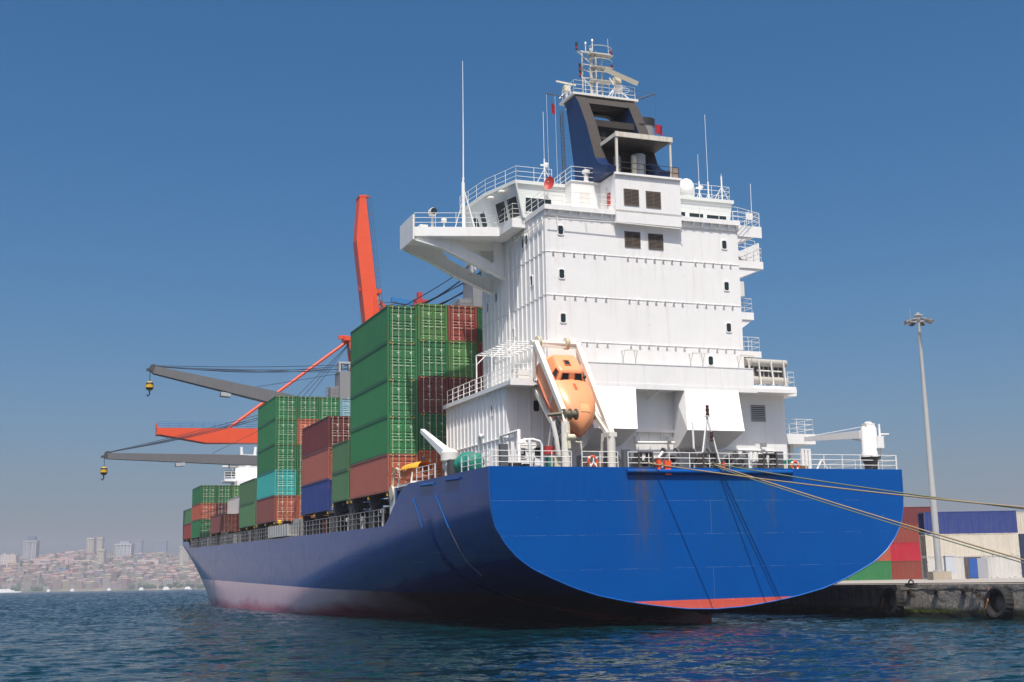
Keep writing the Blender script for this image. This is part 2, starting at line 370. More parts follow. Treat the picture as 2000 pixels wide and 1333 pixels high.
# decks
dk = MB(); dk.box(-14.45, 14.45, -23.55, -2.8, 9.35, 9.58)
dk.build('aft_deck', GREY, ship)
dm = MB(); YD = [y for y in YS if -2.5 <= y <= 164]
for a, b in zip(YD, YD[1:]):
    for za, zb in ((6.62, 6.8),):
        if a > 141: za, zb = 8.9, 9.05
        wa, wb = max(.2, hb(a, zb)-.12), max(.2, hb(b, zb)-.12)
        dm.add([(-wa, a, zb), (wa, a, zb), (wb, b, zb), (-wb, b, zb)], [(0, 1, 2, 3)])
dm.build('main_deck', GREY, ship)
# hatch coamings, black standing in for the dark void under the container bays, and the posts that carry the outer columns
BAYS = [(0, 12.2, 9.46), (13.1, 19.2, 9.5), (20.9, 33.1, 8.9), (48.5, 60.7, 8.82), (62.3, 74.5, 8.75), (91.1, 103.3, 8.68), (116.2, 128.4, 8.5), (129.6, 141.8, 8.55)]
hc = MB(); hc.box(-11.6, 11.6, .3, 127, 6.8, 8.35); hc.box(-11., 11., 127, 142, 6.8, 8.35); hc.build('hatch_coaming', BLACK, ship)
for y0, y1, z in BAYS:
    n = 3 if y1-y0 > 8 else 2
    for i in range(n):
        y = lerp(y0+.25, y1-.25, i/(n-1)); p = MB(); xo = min(13.9, hb(y, 7.2) - .55)
        p.box(-xo-.2, -xo+.2, y-.28, y+.28, 6.8, z-.25); p.box(-xo-.3, -11.6, y-.2, y+.2, z-.75, z-.25)
        p.box(-xo-.38, -xo+.38, y-.4, y+.4, z-.25, z-.02)
        po = p.build('container_post', GREY, ship)
        MB().box(-xo-.46, -xo-.3, y-.14, y+.14, z-.3, z-.08).build('lashing_socket', YEL, po)
    bm_ = MB(); bm_.box(-13.6, -11.6, y0+.2, y1-.2, z-1.15, z-1.0)
    bm_.build('lashing_walkway', BLACK, ship)
# rods and clutter of the side deck
for y in (35, 38.5, 42, 46.5, 76, 80, 86, 104.5, 108, 111.5, 114.5):
    c = MB(); h = random.uniform(1.2, 2.6); c.box(-13.4, -13.4+random.uniform(.5, 1.), y, y+random.uniform(.5, 1.3), 6.8, 6.8+h)
    c.build('deck_locker', MIDGREY if random.random() < .6 else GREY, ship)
for y0 in (48.2, 90.8, 116.0, 0.0):
    lr = MB(); zb = 8.7
    for i in range(4):
        x = -14.2 + i*2.5
        if y0 == 0.0 and i > 1: break
        lr.tube([(x+.15, y0-.45, zb-.9), (x+2.2, y0-.08, zb+2.7)], .035, 5); lr.tube([(x+2.2, y0-.45, zb-.9), (x+.15, y0-.08, zb+2.7)], .035, 5)
    lr.build('lashing_rod', paint('rusty_rod_%d' % int(y0), (.26, .13, .06), .6, .3), ship)
for y, h, m_ in ((52.5, 8.55, YEL), (47.6, 8.9, YEL), (23.2, 8.1, REDP), (24.2, 7.9, REDP), (14.6, 8.0, WHITE2), (9.5, 7.9, WHITE2), (66, 7.9, REDP), (68, 8.2, WHITE2), (3., 8.3, WHITE2)):
    MB().lathe((-13.9, y, 6.8), [(.12, 0), (.12, h-7.2), (.26, h-7.1), (.26, h-6.85), (.1, h-6.75)], 8).build('deck_fitting', m_, ship, smooth=40)
# side rails of the main deck
for y0, y1 in ((.6, 22.), (22., 37.), (50.5, 70.), (70., 92.), (92., 110.), (110., 127.)):
    n = 6; rl = MB(); rl.rail([(-hb(y, 6.8)+.12, y, 6.84) for y in np.linspace(y0, y1, n)], 1.35, 3, 1.25, .03, .045); rl.build('side_railing', MIDGREY, ship)
gp = MB(); gp.box(-14.75, -13.6, 38.2, 49.6, 7.0, 7.12); gp.box(-14.75, -14.67, 38.2, 49.6, 7.12, 8.25); gp.box(-13.7, -13.62, 38.2, 49.6, 7.12, 8.25)
for i in range(9): gp.box(-14.81, -14.75, 38.3+i*1.4, 38.42+i*1.4, 7., 8.25)
gp.build('gangway', paint('gangway_grey', (.45, .45, .43), .5, .2, .4), ship)
# forecastle: breakwater, foremast
fo = MB(); fo.box(-8.5, 8.5, 146, 146.4, 9.0, 12.2); fo.tube([(0, 152, 9), (0, 152, 19)], .35, 10, r2=.2); fo.box(-1.5, 1.5, 151.8, 152.2, 15.5, 15.7)
fo.build('foremast', WHITE, ship)
MB().box(-13.3, -13.0, 149.5, 150.2, 9., 12.6).build('jackstaff', WHITE2, ship)

# ------------------------------------------------------------------ accommodation
YT, YW, YB = -15.8, -15.2, -16.8     # tower aft wall, lower aft wall, face of the boat-deck bulwark
XP, XS = -7.45, 7.85
def window(par, c, wd, ht, ax, name='window', deep=.05):
    """framed rounded window: a proud frame with the pane set back"""
    m = MB(); ch = min(wd, ht)*.22; d = deep
    def ringp(sx_, sz_): 
        x, z = sx_/2, sz_/2; return [(-x+ch, -z), (x-ch, -z), (x, -z+ch), (x, z-ch), (x-ch, z), (-x+ch, z), (-x, z-ch), (-x, -z+ch)]
    def put(p, h): return (c[0]+p[0], c[1]-h, c[2]+p[1]) if ax == 'y' else (c[0]-h, c[1]+p[0], c[2]+p[1])
    o_, i_ = ringp(wd+.12, ht+.12), ringp(wd, ht)
    vs = [put(p, 0.) for p in o_] + [put(p, d) for p in o_] + [put(p, d) for p in i_] + [put(p, .012) for p in i_]
    fs = [(i+8*k, (i+1) % 8+8*k, (i+1) % 8+8*k+8, i+8*k+8) for k in range(3) for i in range(8)]
    m.add(vs, fs); m.mat(1).add([put(p, .012) for p in i_], [tuple(range(8))])
    return m.build(name, [WHITE, GLASS], par)
def louvre(par, x0, x1, z0, z1, y, mat, halves=2, slats=11):
    m = MB(); m.box(x0-.06, x1+.06, y-.05, y, z0-.06, z0); m.box(x0-.06, x1+.06, y-.05, y, z1, z1+.06)
    for x in (x0-.06, x1): m.box(x, x+.06, y-.05, y, z0, z1)
    if halves == 2: m.box((x0+x1)/2-.025, (x0+x1)/2+.025, y-.05, y, z0, z1)
    m.mat(1).add([(x0, y-.012, z0), (x1, y-.012, z0), (x1, y-.012, z1), (x0, y-.012, z1)], [(0, 1, 2, 3)])
    m.mat(0)
    for i in range(slats):
        z = lerp(z0, z1, (i+.5)/slats); h = (z1-z0)/slats
        m.add([(x0, y-.06, z-h*.32), (x1, y-.06, z-h*.32), (x1, y-.016, z+h*.30), (x0, y-.016, z+h*.30)], [(0, 1, 2, 3)])
    return m.build('louvre', [mat, BLACK], par)
LOUV = paint('sooty_louvre_paint', (.12, .09, .07), .6, .2, .3); LOUVG = paint('grey_louvre_paint', (.42, .41, .4), .5, .1)

low = MB(); low.box(-10.33, 11.45, YW, -2.3, 9.55, 15.62)
for y in np.arange(-14.8, -2.5, .82):
    low.box(-10.41, -10.33, y-.03, y+.03, 12.3, 15.6); low.box(-10.40, -10.33, y-.035, y+.035, 9.6, 12.2)
low.box(-10.40, -10.33, YW-.01, -2.3, 12.22, 12.28)
for x in np.arange(-9.6, -5.2, .95): low.box(x-.035, x+.035, YW-.10, YW, 9.6, 15.6)
low.box(-10.33, -5.0, YW-.06, YW, 12.22, 12.28)
for x in np.arange(-.6, 2, .9): low.box(x-.03, x+.03, YW-.07, YW, 9.6, 12.9)
low.box(-1.2, 2.2, YW-.35, YW, 12.75, 12.9)
low = low.build('lower_deckhouse', WHITE, ship)
window(low, (-10.33, -12.38, 14.35), .42, .75, 'x'); window(low, (-10.33, -7.2, 11.2), .55, 1.1, 'x')
window(low, (-8.15, YW, 14.4), .42, .75, 'y'); window(low, (-8.1, YW, 11.25), .5, .7, 'y'); window(low, (-9.2, YW, 11.2), .4, .6, 'y')
louvre(low, 8.62, 9.72, 13.75, 14.85, YW, LOUVG, 1, 8)
# recessed door and pipes on the aft wall
for x in (3.2, 10.0):
    d_ = MB().box(x-.42, x+.42, YW-.06, YW, 9.7, 11.6); d_.box(x-.3, x+.3, YW-.09, YW-.06, 10.7, 11.3); d_.build('door', WHITE2, low)
pp = MB(); pp.tube([(-9.4, YW-.15, 11.75), (-7.6, YW-.2, 11.7), (-7.0, YW-.25, 11.95), (-6.6, YW-.25, 12.1)], .05, 6); pp.build('cable_pipe', WHITE2, low, smooth=60)
pp = MB(); pp.tube([(-1.0, YW-.3, 12.0), (2.2, YW-.3, 12.05), (2.3, YW-.3, 11.2), (2.3, YW-.3, 9.6)], .09, 8)
pp.build('vent_pipe', WHITE, low, smooth=60)
pp = MB(); pp.tube([(6.0, YW-.4, 11.6), (10., YW-.4, 11.55)], .1, 8)
for x in np.arange(7.6, 9.6, .38): pp.tube([(x, YW-.35, 11.5), (x+.03, YW-.35, 10.2)], .07, 6)
pp.build('vent_pipe', WHITE, low, smooth=60)
for x, z in ((-.9, 12.3), (1.7, 12.3), (-9.5, 11.3), (9.2, 12.0)):
    f_ = MB(); f_.taper((x, YW-.1, z+.1), (x-.15, YW-.75, z-.06), .1, .1, .42, .3); f_.tube([(x, YW, z+.1), (x, YW-.15, z+.1)], .04, 6); f_.build('floodlight', GALV, low)

# boat deck slab and bulwark with the two flared vent trunks
bd = MB(); bd.box(-10.6, 11.5, YB, -2.3, 15.62, 15.9); bd.box(8.2, 12.35, -15.5, -8., 15.6, 16.28)
bd.box(-10.6, -8.9, YB-.03, YB+.1, 15.55, 16.02)
bd.box(-5.3, 7.95, YB, YB+.12, 15.9, 17.28); bd.box(-5.3, 8.2, YB-.03, YB+.12, 15.55, 15.92)
for x in (-3.2, -1.1, 1.2, 3.2, 5.4): bd.box(x-.02, x+.02, YB-.025, YB, 16., 17.2)
bd.box(-5.3, 7.95, YB-.03, YB+.15, 17.26, 17.31)
for x in (.6, 2.6): bd.obox((x, YB+.2, 15.6), (x-.35, YW, 15.1), .08, .1)
bd = bd.build('boat_deck', WHITE, ship)
def trunk(x0, x1, xb0, xb1):
    m = MB(); yb = -18.5
    top = [(x0, YB-.04, 15.66), (x1, YB-.04, 15.66)]; bot = [(xb0, yb, 12.62), (xb1, yb, 12.62)]
    rb = [(xb0+.35, YW-1.3, 11.7), (xb1-.3, YW-1.3, 11.7)]; rt = [(x0, YW, 15.6), (x1, YW, 15.6)]; rl_ = [(xb0+.6, YW, 11.55), (xb1-.5, YW, 11.55)]
    v_ = top + bot + rb + rl_ + rt
    m.add(v_, [(0, 1, 3, 2), (2, 3, 5, 4), (4, 5, 7, 6), (0, 2, 8), (2, 4, 6, 8), (1, 9, 3), (3, 9, 7, 5)])
    return m.build('vent_trunk', WHITE, ship)
trunk(-5.1, -1.45, -5.45, -2.25); trunk(2.35, 6.6, 1.5, 5.95)
sp = MB(); sp.box(3.55, 3.7, -17.5, YW, 10.9, 12.4); sp.build('trunk_stiffener', WHITE2, ship)

tw = MB(); tw.box(XP, XS, YT, -2.7, 15.9, 28.0)
LINES = [25.07, 22.02, 18.83]
for z in LINES:
    tw.box(XP-.025, XS+.025, YT-.03, -2.7, z-.02, z+.02)
    for x in list(np.arange(-6.9, -2.4, .78)) + list(np.arange(-1.2, 3.2, .70)) + list(np.arange(4.2, 7.8, .72)):
        tw.add([(x-.06, YT, z-.03), (x-.08, YT-.16, z-.02), (x-.06, YT, z-.32), (x+.06, YT, z-.03), (x+.08, YT-.16, z-.02), (x+.06, YT, z-.32)],
               [(0, 1, 2), (3, 5, 4), (0, 3, 4, 1), (1, 4, 5, 2)])
for y in np.arange(-15.4, -2.9, .82):
    for za, zb in ((16., 18.78), (18.88, 21.97), (22.07, 25.02), (25.12, 27.6)): tw.box(XP-(.075 if y < -9.5 else .045), XP, y-.03, y+.03, za, zb)
# top walkway edge
tw.box(XP-.1, XS+.1, YT-.28, -2.7, 28.0, 28.34); tw.box(XP-.05, XS+.05, YT-.1, YT, 27.6, 28.0)
for x in list(np.arange(-7.2, -2.3, .8)) + list(np.arange(3.4, 7.8, .72)):
    tw.add([(x-.07, YT-.1, 28.0), (x-.07, YT-.32, 28.0), (x-.07, YT-.1, 27.62), (x+.07, YT-.1, 28.0), (x+.07, YT-.32, 28.0), (x+.07, YT-.1, 27.62)],
           [(0, 1, 2), (3, 5, 4), (0, 3, 4, 1), (1, 4, 5, 2)])
tower = tw.build('accommodation_tower', WHITE, ship)
for x, z in ((-6.28, 26.62), (-6.28, 23.52), (-6.26, 20.42), (6.68, 26.52), (6.70, 23.43), (6.71, 20.38), (5.1, 17.9)): window(tower, (x, YT, z), .37, .62, 'y')
for y, z in ((-11.7, 26.6), (-12.4, 26.65), (-13.2, 23.5), (-6., 23.8), (-4.05, 23.4), (-9.5, 20.4)): window(tower, (XP, y, z), .42, .7, 'x')
louvre(tower, -1.31, -.2, 25.85, 26.87, YT, LOUV); louvre(tower, .55, 1.62, 25.83, 26.85, YT, LOUV)
for x in (-1.9, 3.4, 7.3):      # small lamp platforms on brackets
    m = MB(); m.tube([(x-.02, YT, 18.35), (x-.02, YT-.55, 18.3)], .03, 6); m.tube([(x+.95, YT, 18.35), (x+.95, YT-.55, 18.3)], .03, 6)
    m.box(x-.05, x+1., YT-.6, YT-.5, 18.26, 18.34); m.tube([(x, YT-.52, 18.3), (x-.02, YT-.02, 17.35)], .025, 5); m.tube([(x+.95, YT-.52, 18.3), (x+.97, YT-.02, 17.35)], .025, 5)
    m.build('lamp_bracket', WHITE2, tower)
pl = MB(); pl.tube([(-2.2, YT-.42, 27.4), (2.9, YT-.42, 27.3), (3.05, YT-.42, 27.15)], .035, 6); pl.tube([(-7.4, YT-.35, 27.32), (-2.2, YT-.42, 27.4)], .03, 6)
for x in np.arange(-6.6, 3., 2.2): pl.tube([(x, YT-.4, 27.36), (x, YT, 27.5)], .025, 5)
pl.tube([(XP-.12, -15.75, 27.3), (XP-.14, -9.3, 27.05)], .04, 6)
pl.build('wall_pipe', WHITE, tower, smooth=60)
MB().tube([(XP-.12, -9.0, 27.), (XP-.12, -9.05, 9.6+6.4)], .07, 8).build('down_pipe', WHITE, tower, smooth=60)

# stairs and landings on the starboard side
for z0, z1, x1, ya, rails in ((27.45, 28.3, 10.3, -15.2, 1), (25.1, 25.65, 10.35, -15.1, 1), (21.2, 21.75, 9.3, -15.1, 1), (18.55, 18.9, 9.9, -14.9, 1)):
    m = MB(); y1 = ya+4.2
    m.box(XS, x1, ya, y1, z1-.55 if z1-z0 > .5 else z0, z1-.12); m.box(XS, x1, ya-.03, ya+.05, z0 if z0 < z1-.5 else z0-.1, z1)
    m.add([(XS, ya+.05, z1-.5), (x1, ya+.05, z1-.5), (XS, ya+.05, z1-1.5), (XS, y1, z1-.5), (x1, y1, z1-.5), (XS, y1, z1-1.5)], [(0, 1, 2), (3, 5, 4), (1, 4, 5, 2)])
    lo_ = m.build('stair_landing', WHITE, ship)
    rr = MB(); rr.rail([(XS+.1, ya+.06, z1), (x1-.08, ya+.06, z1), (x1-.08, y1, z1)], 1.05, 3, 1.1); rr.build('railing', RAIL, lo_)
stt = MB()
for k in range(9): stt.box(XS+.25, XS+1.25, -14.3+k*.27, -14.05+k*.27, 25.75+k*.21, 25.8+k*.21)
stt.obox((XS+.22, -14.4, 25.65), (XS+.22, -11.9, 27.65), .05, .25); stt.obox((XS+1.28, -14.4, 25.65), (XS+1.28, -11.9, 27.65), .05, .25)
stt.build('stair', WHITE2, ship)
MB().box(XS, XS+.65, -15.3, -14.6, 22.9, 24.).build('wall_cabinet', WHITE2, ship)

# casing at the back of the tower, small house beside it
cs = MB(); cs.box(-2.17, 3.0, -16.25, -9.5, 27.45, 31.0); cs.box(-2.25, 3.1, -16.4, -16.25, 30.9, 31.05); cs.box(-2.3, 3.1, YT-.45, -16.25, 28.2, 28.34)
cs = cs.build('engine_casing', WHITE, ship)
louvre(cs, -1.48, -.42, 28.78, 29.85, -16.25, LOUV); louvre(cs, .26, 1.32, 28.75, 29.83, -16.25, LOUV)
sh = MB(); sh.box(-4.45, -2.17, -13.7, -9.5, 28.3, 30.95); sh.box(-4.5, -2.17, -13.78, -9.5, 30.95, 31.02)
sh = sh.build('deck_store', WHITE, ship)
MB().box(-3.75, -3.0, -13.76, -13.7, 28.4, 30.2).build('door', WHITE2, sh)
MB().rail([(-4.4, -9.6, 31.02), (-4.4, -13.7, 31.02), (-2.2, -13.7, 31.02)], 1.05, 3, 1.).build('railing', RAIL, sh)
MB().lathe((-3., -13.2, 31.02), [(.22, 0), (.17, .3), (.17, .75), (.3, .8), (.3, 1.0), (.1, 1.08)], 12).build('mushroom_vent', WHITE2, sh, smooth=40)
bx = MB().box(-2.26, -2.17, -15.4, -15., 28.9, 29.8).build('fire_hose_box', REDP, cs)
MB().box(-2.24, -2.17, -14.9, -14.2, 28.6, 30.3).build('door', WHITE2, cs)
# rails of the top walkway
MB().rail([(XP-.05, -12.4, 28.34), (XP-.05, YT-.2, 28.34), (-2.2, YT-.2, 28.34)], 1.05, 3, 1.4).build('railing', RAIL, tower)
MB().rail([(3.05, YT-.2, 28.34), (XS, YT-.2, 28.34), (10.2, -15.1, 28.34)], 1.05, 3, 1.4).build('railing', RAIL, tower)

# wheelhouse
wb = [(-7.7, -12.4), (-8.7, -8.6), (-8.9, -4.2), (8.9, -4.2), (9.1, -9.), (9.2, -12.4)]
wt = [(-8.25, -12.55), (-9.27, -8.7), (-9.5, -3.8), (9.7, -3.6), (9.6, -9.), (9.5, -12.55)]
m = MB(); n = len(wb)
m.add([(x, y, 28.3) for x, y in wb] + [(x, y, 30.75) for x, y in wt], [tuple(range(n)), tuple(range(2*n-1, n-1, -1))] + [(i, (i+1) % n, n+(i+1) % n, n+i) for i in range(n)])
m.prism([(x*1.012, y*1.012) for x, y in wt], 'z', 30.76, 31.0)
m.tube([(-7.75, -12.5, 28.4), (-8.3, -12.66, 30.8)], .07, 6)
wh = m.build('wheelhouse', paint('pale_grey_white_paint', (.70, .73, .70), .45, .04, .15, (.55, .53, .48)), ship)
def pane(par, pts, nrm):
    m = MB(); a = [Vector(p) for p in pts]; nv = Vector(nrm).normalized()
    m.mat(1).add([p + nv*.04 for p in a], [(0, 1, 2, 3)])
    m.mat(0); c = sum(a, Vector())/4
    for i in range(4): m.obox(a[i] + nv*.03, a[(i+1) % 4] + nv*.03, .05, .05, nv)
    return m.build('window', [WHITE, GLASS], par)
def aftw(x0, x1, z0=28.75, z1=29.82):
    f = lambda z: -12.4 - .15*(z-28.3)/2.45
    pane(wh, [(x0, f(z0), z0), (x1, f(z0), z0), (x1, f(z1), z1), (x0, f(z1), z1)], (0, -1, -.06))
aftw(-7.55, -5.5); aftw(5.05, 5.45, 29.2, 29.8); aftw(5.75, 7.0, 29.15, 29.78); aftw(7.25, 9.0, 29.1, 29.76)
def facew(t0, t1, z0, z1, i):
    b0, b1, t0_, t1_ = [Vector((*p, 28.3)) for p in (wb[i], wb[i+1])] + [Vector((*p, 30.75)) for p in (wt[i], wt[i+1])]
    P_ = lambda u, z: (b0.lerp(b1, u)).lerp(t0_.lerp(t1_, u), (z-28.3)/2.45)
    pts = [P_(t0, z0), P_(t1, z0), P_(t1, z1), P_(t0, z1)]; nv = (pts[1]-pts[0]).cross(pts[3]-pts[0]).normalized()
    if nv.x > 0: nv = -nv
    pane(wh, pts, nv)
facew(.05, .36, 28.5, 29.95, 0); facew(.42, .72, 28.5, 29.95, 0); facew(.1, .3, 28.7, 29.85, 1); facew(.4, .6, 28.7, 29.85, 1)
MB().rail([(-9.6, -4., 31.), (-9.2, -8.7, 31.), (-8.2, -12.45, 31.), (-5.4, -12.45, 31.)], 1.1, 3, 1.5).build('railing', RAIL, wh)
MB().rail([(3.2, -12.45, 31.), (9.4, -12.45, 31.), (9.5, -9., 31.)], 1.1, 3, 1.5).build('railing', RAIL, wh)
for y, z in ((-11.3, 30.35), (-9.9, 30.25)):
    m = MB(); x = -8.6 + (y+11.3)*-.25; m.lathe((x-.3, y, z), [(.05, -.1), (.3, 0), (.3, .08), (.12, .2)], 10); m.tube([(x-.3, y, z+.15), (x+.1, y, z+.2)], .05, 6); m.build('floodlight', WHITE2, wh)
dome = MB().lathe((6.75, -10.5, 31.0), [(.35, 0), (.35, .55), (.62, .7), (.66, 1.2), (.6, 1.65), (.42, 1.95), (.18, 2.1)], 16); dome.build('satellite_dome', WHITE, wh, smooth=60)
def mast_lamp(x, y, z, h, wh_len, par, horn=False):
    m = MB(); m.tube([(x, y, z), (x, y, z+h)], .06, 8); m.tube([(x, y, z+h*.6), (x+.8, y+.2, z)], .035, 5); m.tube([(x, y, z+h*.6), (x-.5, y+.6, z)], .035, 5)
    if horn: m.lathe((x+.25, y, z+h*.8), [(.06, -.1), (.2, .2)], 10, 'y'); m.box(x-.3, x+.3, y-.05, y+.05, z+h*.72, z+h*.78)
    m.tube([(x, y, z+h), (x, y, z+h+wh_len)], .018, 5); return m.build('aerial_mast', WHITE, par)
mast_lamp(-5.9, -12.3, 31.0, 1.9, 3.6, wh, True); mast_lamp(8.2, -10., 31.0, 2.2, 2.2, wh, True); mast_lamp(9.3, -9.5, 31., 2.4, 5.6, wh); mast_lamp(8.9, -12.2, 31., 2.0, .2, wh)
m = MB(); m.tube([(-5.9, -12.65, 31.0), (-5.95, -13.1, 30.95)], .04, 6); m.build('dish_arm', WHITE2, wh)
m = MB(); c_ = Vector((-5.85, -13.15, 30.75)); nd = Vector((-.75, -.62, .2)).normalized(); a1 = nd.cross(Vector((0, 0, 1))).normalized(); a2 = a1.cross(nd)
vs = [c_] + [c_ + nd*.16*(k/3)**2 + (a1*math.cos(t_)*.42 + a2*math.sin(t_)*.55)*(k/3) for k in (1, 2, 3) for t_ in [2*math.pi*i/18 for i in range(18)]]
fs = [(0, 1+i, 1+(i+1) % 18) for i in range(18)] + [(1+18*k+i, 1+18*k+(i+1) % 18, 19+18*k+(i+1) % 18, 19+18*k+i) for k in range(2) for i in range(18)]
m.add(vs, fs); m.build('satellite_dish', REDP, wh, smooth=60)

# bridge wing, port (the starboard one mirrors it forward of the stairs)
def wing(sg):
    X = lambda x: sg*x
    m = MB(); poly = [(X(-14.5), -7.9), (X(-14.5), -4.7), (X(-9.0), -3.9), (X(-7.46), -3.9), (X(-7.46), -12.3), (X(-8.5), -12.3), (X(-8.5), -9.6)]
    m.prism(poly, 'z', 27.6, 28.28)
    m.box(min(X(-14.62), X(-14.5)), max(X(-14.62), X(-14.5)), -8.05, -4.6, 27.3, 29.15)
    wg = m.build('bridge_wing', WHITE, ship)
    for y, dz, up in ((-7.75, 0., .12), (-4.95, -.42, 0.)):
        b = MB()
        b.prism([(X(-14.3), 27.6), (X(-11.6), 27.6), (X(-10.9), 27.15+dz), (X(-8.35), 26.0+dz), (X(-7.46), 25.9+dz), (X(-7.46), 24.75+dz+up), (X(-8.2), 24.95+dz+up), (X(-10.6), 26.0+dz+up), (X(-12.4), 26.75+dz*.6+up), (X(-14.4), 27.3)], 'y', y-.06, y+.06)
        b.prism([(X(-7.46), 27.6), (X(-8.5), 27.6), (X(-8.3), 27.2), (X(-8.25), 26.2), (X(-8.35), 26.0), (X(-7.46), 25.9)], 'y', y-.06, y+.06)
        for p0, p1 in (((X(-14.4), y, 27.28), (X(-12.4), y, 26.72+dz*.6+up)), ((X(-12.4), y, 26.72+dz*.6+up), (X(-10.6), y, 25.96+dz+up)), ((X(-10.6), y, 25.96+dz+up), (X(-7.46), y, 24.7+dz+up))):
            b.obox(p0, p1, .5, .07)
        b.build('wing_brace', WHITE, wg)
    MB().rail([(X(-14.4), -4.8, 28.28), (X(-14.4), -7.8, 28.28), (X(-8.6), -9.5, 28.28), (X(-8.42), -12.2, 28.28), (X(-7.6), -12.25, 28.28)] if sg > 0 else [(X(-14.4), -7.8, 28.28), (X(-9.8), -9.2, 28.28)], 1.08, 3, 1.35).build('railing', RAIL, wg)
    return wg
wp = wing(1); wing(-1)
m = MB(); m.tube([(-13.0, -7.6, 28.28), (-13.0, -7.6, 29.3)], .09, 8); m.lathe((-13.0, -7.75, 29.55), [(.26, -.3), (.3, -.2), (.3, .25), (.2, .35)], 14, 'y'); m.mat(1).lathe((-13.0, -8.07, 29.55), [(.25, -.01), (.25, .01)], 14, 'y')
m.build('searchlight', [WHITE2, GLASS], wp, smooth=40)
m = MB(); m.tube([(-12.0, -7.3, 28.28), (-12.0, -7.3, 29.05)], .06, 8); m.lathe((-12.0, -7.3, 29.0), [(.2, 0), (.22, .1), (.2, .25)], 10); m.build('compass_stand', WHITE2, wp)
m = MB(); m.tube([(-10.4, -7.2, 28.28), (-10.42, -7.2, 32.2)], .13, 8); m.tube([(-10.42, -7.2, 32.2), (-10.4, -7.2, 32.6)], .08, 8); m.tube([(-10.4, -7.2, 31.8), (-9.5, -7.4, 28.3)], .05, 6); m.tube([(-10.4, -7.2, 31.), (-10.9, -6., 28.3)], .04, 6)
m.tube([(-10.4, -7.2, 32.6), (-10.36, -7.2, 37.), (-10.34, -7.2, 41.9)], .055, 6, r2=.022); m.build('whip_aerial', WHITE, wp)
MB().box(-13.9, -13.3, -7.5, -6.6, 28.28, 28.62).build('locker', WHITE2, wp)
MB().tube([(9.9, -14.6, 28.34), (9.95, -14.6, 31.8)], .02, 5).build('whip_aerial', WHITE, ship)
m = MB().box(9.2, 9.75, -15.0, -14.92, 28.9, 29.35); m.build('notice_board', WHITE, ship)

# boat deck rails, awning frame
MB().rail([(-10.3, -2.5, 15.9), (-10.3, -9., 15.9), (-10.3, YB+.1, 15.9)], 1.1, 3, 1.25, .025, .035).build('railing', RAIL, bd)
MB().rail([(-10.5, YB+.08, 15.9), (-8.95, YB+.08, 15.9)], 1.1, 3, 1.2).build('railing', RAIL, bd)
m = MB(); za = 18.7
for y in np.linspace(-15.5, -9.3, 9): m.tube([(-10.3, y, za), (-7.5, y, za)], .03, 5)
for x in (-10.3, -9.4, -8.4, -7.6): m.tube([(x, -15.5, za), (x, -9.3, za)], .04, 5)
m.tube([(-10.3, -15.5, za+.02), (-7.6, -9.3, za+.02)], .03, 5)
for y in (-15.5, -12.5, -9.3): m.tube([(-10.3, y, 15.9), (-10.3, y, za)], .05, 6); m.tube([(-10.3, y, za-.7), (-9.6, y, za)], .03, 5)
m.build('awning_frame', WHITE, bd)
MB().box(-9.9, -9.1, -16.4, -15.9, 15.9, 16.6).build('deck_locker', WHITE2, bd)
# roller rack: two big grey rolls with a slatted panel between
m = MB(); y_ = -15.1
m.mat(0).tube([(8.35, y_, 18.05), (11.8, y_, 18.02)], .28, 14); m.tube([(8.45, y_, 16.75), (11.85, y_, 16.72)], .27, 14)
m.box(8.5, 11.6, y_+.1, y_+.2, 16.8, 17.95)
m.mat(2).box(8.5, 11.6, y_+.06, y_+.1, 16.85, 17.95)
for x in np.arange(8.6, 11.6, .42): m.mat(0).box(x, x+.10, y_+.02, y_+.06, 16.85, 17.95)
m.mat(1)
for x in (8.45, 9.3, 10.35, 11.4): m.obox((x, y_-.3, 18.25), (x+.12, y_-.34, 16.35), .09, .09, (0, 1, 0)); m.obox((x+.12, y_-.34, 16.4), (x, y_+.9, 16.2), .07, .07)
m.tube([(9.3, y_-.05, 17.45), (11.4, y_-.05, 17.42)], .06, 6)
m.mat(1).tube([(8.4, y_+.5, 15.9), (8.4, y_+.5, 18.2)], .06, 6); m.tube([(11.9, y_+.3, 16.3), (11.9, y_+.3, 18.1)], .06, 6)
m.build('roller_rack', [paint('grey_canvas_roll', (.40, .38, .34), .7, .1, .5, (.28, .25, .2)), WHITE2, GREY], bd, smooth=40)
MB().rail([(11.7, -15.4, 16.28), (12.25, -15.4, 16.28), (12.25, -9., 16.28)], 1.1, 3, 1.2).build('railing', RAIL, bd)
# ------------------------------------------------------------------ funnel
fn = MB()
PR = [(-8.8, 38.75), (-10.9, 38.7), (-11.6, 37.9), (-12.85, 35.8), (-14.2, 32.75), (-14.7, 32.2), (-15.5, 31.8), (-16.2, 31.55), (-16.1, 31.08), (-13.6, 31.05), (-13.5, 28.3), (-10.9, 28.3), (-10.45, 33.), (-9.3, 38.2)]
AFT = (1, 2, 3, 4, 5)
for x0, x1 in ((-2.7, -1.85), (1.5, 2.35)):
    n = len(PR); o = len(fn.f); fn.prism(PR, 'x', x0, x1)
    for i in range(n):
        if i in (1, 2, 3): fn.m[o+2+i] = 1
fn.k = 0
funnel = fn.build('funnel', [FUNBLUE, SOOT], ship)
m = MB(); m.prism([(-8.8, 38.7), (-10.88, 38.68), (-11.55, 37.92), (-10.6, 37.88), (-9.0, 38.0)], 'x', -1.85, 1.5); m.build('funnel_top_beam', SOOT, funnel)
m = MB()   # forward wall with its rounded opening
ov = [(lerp(-.1, .25, 0)+1.12*math.copysign(abs(math.cos(a))**.6, math.cos(a)), 37.35+.42*math.copysign(abs(math.sin(a))**.6, math.sin(a))) for a in [2*math.pi*i/24 for i in range(24)]]
